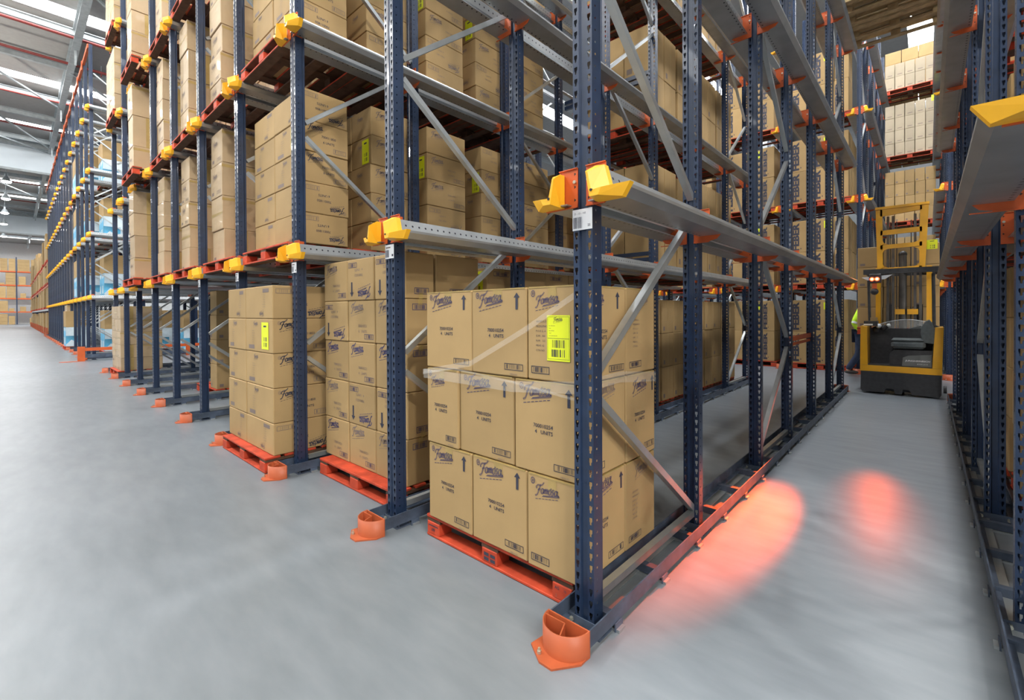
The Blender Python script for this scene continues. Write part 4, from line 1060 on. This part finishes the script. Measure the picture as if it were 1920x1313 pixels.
# tall yellow guard frame on top
mb = MB()
gx0, gx1 = .165, .80
def hole_frame():
    outer = [(gx0+.02, 2.05), (gx1-.02, 2.07), (gx1+.02, 2.90), (gx1+.035, 3.14), (gx0-.015, 3.09), (gx0, 2.85)]
    y0, y1 = .68, .73
    mb.prism([(gx0+.01, 2.05), (gx0+.085, 2.05), (gx0+.075, 3.08), (gx0-.015, 3.08)], y0, y1, 'fork_yellow')
    mb.prism([(gx1-.085, 2.06), (gx1-.01, 2.06), (gx1+.035, 3.13), (gx1-.075, 3.12)], y0, y1, 'fork_yellow')
    for (za, zb, e) in ((2.05, 2.085, .05), (2.40, 2.48, .06), (2.64, 2.73, .03), (2.965, 3.12, .03)):
        sl = .012 if za < 2.9 else .045
        mb.prism([(gx0+.05, za), (gx1-.05, za+sl), (gx1-.05, zb+sl*.2), (gx0+.05, zb-sl*.8)], y0, y1, 'fork_yellow')
        if za < 2.5:
            for (cx_, sx_) in ((gx0+.08, 1), (gx1-.08, -1)):
                mb.prism([(cx_, zb), (cx_+sx_*.07, zb), (cx_+sx_*.02, zb+.02), (cx_, zb+.07)], y0, y1, 'fork_yellow')
                mb.prism([(cx_, za), (cx_+sx_*.07, za), (cx_+sx_*.02, za-.02), (cx_, za-.07)], y0, y1, 'fork_yellow')
    mb.box(gx0-.02, gx1+.04, y0-.02, y1+.03, 3.085, 3.125, 'fork_yellow')
hole_frame(); build(mb, 'mast_guard_frame', T)
# tail lamps
t_l = MB(); t_l.cbox(.10, .26, .16, .22, 1.80, 1.95, 'fork_black', .01); t_l.prism([(.0, 1.90), (.40, 1.93), (.30, 1.86), (.08, 1.85)], .19, .215, 'reflect_grey'); L_ = build(t_l, 'lamp_holder', T)
for x in (.140, .205):
    mb = MB(); mb.cyl((x, .16, 1.865), (x, .145, 1.865), .032, 'tail_red', 14); lp = build(mb, 'tail_lamp', T); lp['label'] = 'round red tail lamp, lit'
    mb = MB(); mb.cyl((x, .145, 1.865), (x, .141, 1.865), .017, 'tail_core', 12); build(mb, 'bulb', lp)
mb = MB(); mb.box(.14, .20, .18, .22, 1.70, 1.80, 'orange'); mb.sphere((.17, .19, 1.66), .055, 'fork_black', 10, 6); build(mb, 'warning_beacon', T)
for x, wd in ((-.03, .05), (1.03, .05)):
    mb = MB(); mb.cyl((x-.02, .75, .06), (x+.02, .75, .06), .06, 'fork_black', 14); build(mb, 'guide_roller', T)
mb = MB(); mb.cyl((.42, .3, .075), (.54, .3, .075), .075, 'fork_grey', 16); build(mb, 'drive_wheel', T)
for x in (.12, .78):
    mb = MB(); mb.box(x, x+.11, .62, 2.1, .06, .2, 'fork_black'); lg = build(mb, 'support_leg', T)
    mb = MB(); mb.cyl((x+.01, 2.0, .09), (x+.10, 2.0, .09), .09, 'fork_grey', 14); build(mb, 'load_wheel', lg)
for x in (.27, .66):
    mb = MB(); mb.box(x, x+.10, 1.15, 2.2, .86, .90, 'fork_black'); mb.box(x, x+.1, 1.12, 1.16, .86, 1.45, 'fork_black'); build(mb, 'fork_tine', T)
def red_spot(name, loc, target, ang, power, rad=.03):
    d = bpy.data.lights.new(name, 'SPOT'); d.energy = power; d.color = (1, .10, .004); d.spot_size = math.radians(ang); d.spot_blend = 1.0; d.shadow_soft_size = rad
    o = bpy.data.objects.new(name, d); COL.objects.link(o); o.location = loc
    o.rotation_euler = (Vector(target)-Vector(loc)).to_track_quat('-Z', 'Y').to_euler(); return o
red_spot('tail_lamp_beam', (.42, 7.93, 1.86), (.15, 1.42, 0), 6.2, 21000)
red_spot('tail_lamp_beam', (.45, 7.93, 1.86), (.80, 2.35, 0), 7.5, 90)
# the load carried behind the mast
where = 'raised load behind the forklift mast'
pallet('red wooden pallet on the forklift forks behind the mast', 1.24, 9.05, .905)
stack(where, 1.23, 9.07, .905+PLZ+.001, [.38]*3, [.36, .36], [.37]*4, 'tall', stickers=[(3, 0, 0)], back=True)

# ================================================================== person behind the truck
def person():
    t = thing('person', 'person in high-visibility jacket and dark trousers walking behind the forklift', 'person', (.03, 10.2, 0))
    # joints (x across towards the forklift, y away, z up); walking towards +x, mostly hidden by the truck
    J = dict(pel=(.02, 0, .86), sp=(.03, 0, 1.08), ch=(.04, 0, 1.28), nk=(.05, 0, 1.40), hd=(.08, 0, 1.50), top=(.09, 0, 1.60),
             hl=(.02, -.09, .84), kl=(.0, -.10, .46), al=(-.20, -.10, .11), tl=(-.08, -.10, .04),
             hr=(.02, .09, .84), kr=(.22, .10, .47), ar=(.20, .10, .08), tr=(.36, .10, .03),
             sl=(.03, -.17, 1.33), el=(-.08, -.21, 1.08), wl=(.08, -.22, .90), sr=(.04, .17, 1.33), er=(.12, .2, 1.07), wr=(.3, .16, 1.0))
    E = [('pel', 'sp'), ('sp', 'ch'), ('ch', 'nk'), ('nk', 'hd'), ('hd', 'top'), ('pel', 'hl'), ('hl', 'kl'), ('kl', 'al'), ('al', 'tl'), ('pel', 'hr'), ('hr', 'kr'), ('kr', 'ar'), ('ar', 'tr'), ('ch', 'sl'), ('sl', 'el'), ('el', 'wl'), ('ch', 'sr'), ('sr', 'er'), ('er', 'wr')]
    RD = dict(pel=.125, sp=.12, ch=.13, nk=.05, hd=.085, top=.07, hl=.085, kl=.055, al=.04, tl=.032, hr=.085, kr=.055, ar=.04, tr=.032, sl=.06, el=.042, wl=.03, sr=.06, er=.042, wr=.03)
    def skin(name, names, grow, mat, root, parent):
        ix = {n: i for i, n in enumerate(names)}
        me = bpy.data.meshes.new(name); me.from_pydata([J[n] for n in names], [(ix[p], ix[q]) for p, q in E if p in ix and q in ix], [])
        ob = bpy.data.objects.new(name, me); COL.objects.link(ob)
        md = ob.modifiers.new('skin', 'SKIN'); md.use_smooth_shade = True
        for n in names:
            s = me.skin_vertices[0].data[ix[n]]; s.radius = (RD[n]+grow, RD[n]+grow); s.use_root = (n == root)
        sb = ob.modifiers.new('sub', 'SUBSURF'); sb.levels = 1; sb.render_levels = 1
        dg = bpy.context.evaluated_depsgraph_get(); m2 = bpy.data.meshes.new_from_object(ob.evaluated_get(dg)); bpy.data.objects.remove(ob)
        m2.materials.clear(); m2.materials.append(MATS[mat]); m2.name = name
        return link(name, m2, parent)
    body = skin('body', list(J), 0, 'skin', 'pel', t)
    skin('trousers', ['pel', 'hl', 'kl', 'al', 'hr', 'kr', 'ar'], .016, 'trousers', 'pel', t)
    jk = skin('jacket', ['pel', 'sp', 'ch', 'nk', 'sl', 'el', 'wl', 'sr', 'er', 'wr'], .018, 'hivis', 'pel', t)
    mb = MB()
    for z in (1.02, 1.14): mb.cyl((.03, 0, z), (.03, 0, z+.04), .152, 'reflect_grey', 16, caps=False)
    mb.cyl((-.045, -.20, 1.12), (-.06, -.205, 1.08), .068, 'reflect_grey', 12, caps=False); build(mb, 'reflective_band', t)
    for n, dx in (('al', 0), ('ar', 0)):
        x, y, z = J[n]; mb = MB()
        mb.sphere((x+.07, y, max(z-.035, .045)), .055, 'shoe', 12, 8, (2.2, .85, .75)); build(mb, 'shoe', t)
    mb = MB(); mb.sphere((.08, 0, 1.57), .095, 'hair', 14, 8, (1.05, .9, .8)); build(mb, 'hair', t)
    mb = MB(); hx = .165
    mb.sphere((hx+.012, 0, 1.505), .016, 'skin', 8, 5, (1, .7, 1.2)); build(mb, 'nose', t)
    for s in (-1, 1):
        mb = MB(); mb.sphere((hx-.005, s*.032, 1.535), .011, 'label_white', 8, 5); mb.sphere((hx+.004, s*.032, 1.535), .006, 'ink', 6, 4); build(mb, 'eye', t)
        mb = MB(); mb.sphere((.075, s*.09, 1.515), .026, 'skin', 8, 5, (.8, .35, 1.2)); build(mb, 'ear', t)
    mb = MB(); mb.sphere((hx-.005, 0, 1.46), .018, 'pallet_red', 8, 5, (.5, 1.4, .35)); build(mb, 'mouth', t)
    for w, e in (('wl', 'el'), ('wr', 'er')):
        W0 = Vector(J[w]); d = (W0-Vector(J[e])).normalized(); u = Vector((0, 1, 0)) if abs(d.y) < .9 else Vector((1, 0, 0)); v = d.cross(u)
        mb = MB(); mb.cyl(W0, W0+d*.085, .03, 'skin', 8, .034)
        for k, ln in enumerate((.06, .07, .066, .052)):
            b0 = W0+d*.085+u*((k-1.5)*.018); b1 = b0+d*ln*.55; b2 = b1+(d*.8+v*.5).normalized()*ln*.5
            mb.cyl(b0, b1, .009, 'skin', 6); mb.cyl(b1, b2, .0085, 'skin', 6, .007)
        b0 = W0+d*.03+u*.03; b1 = b0+(d*.7+u*.5).normalized()*.045; mb.cyl(b0, b1, .010, 'skin', 6); mb.cyl(b1, b1+d*.03, .009, 'skin', 6, .007)
        build(mb, 'hand', t)
person()

# ================================================================== stencils on the corner pallet
mb = MB(); pr = Print(1.15, .13); X0 = 0
pr.text('LPR', .068, .040, .022, 'ink', bold=.02); pr.rect(.02, .115, .068, .074, 'ink')
for dx in (.535, .585):
    for dz in (.03, .055): pr.rect(dx, dx+.038, dz, dz+.018, 'ink'); 
pr.text('AG', 1.055, .065, .02, 'ink', bold=.02); pr.text('15', 1.105, .065, .016, 'ink', bold=.02); pr.text('2', 1.05, .030, .018, 'ink_faint'); pr.text('1', 1.11, .03, .018, 'ink_faint')
for vs, fs, ink, lift in pr.items: mb.add([(u, -.0015, v) for u, v in vs], fs, ink)
first_pallet = [o for o in COL.objects if o.get('label', '').startswith('red wooden pallet with stencilled')][0]
o = build(mb, 'stencil_marks', first_pallet); o['label'] = 'dark stencilled letters and numbers'

# ================================================================== place the cartons
for key, style, w, d, h, var, loc, rz, label, group, st in CARTONS:
    if key in SKIP: continue
    me = carton_mesh(style, w, d, h, var)
    o = link(STYLE_NAME[style], me, None, loc, rz); tag(o, label, 'carton', group); REG[key] = o
    for s in st:
        if style == 'near': ship_label(o, 'front', w, d, w*.40, h*.22, .13, .21)
        elif style in ('six',): ship_label(o, 'front', w, d, w*.62, h*.1, .16, h*.8, False)
        elif style in ('feber', 'tall', 'pale'): ship_label(o, 'front', w, d, w*.55, h*.70, .14, .16, False)
        else: ship_label(o, 'front', w, d, w*.55, h*.06, .13, h*.85, False)
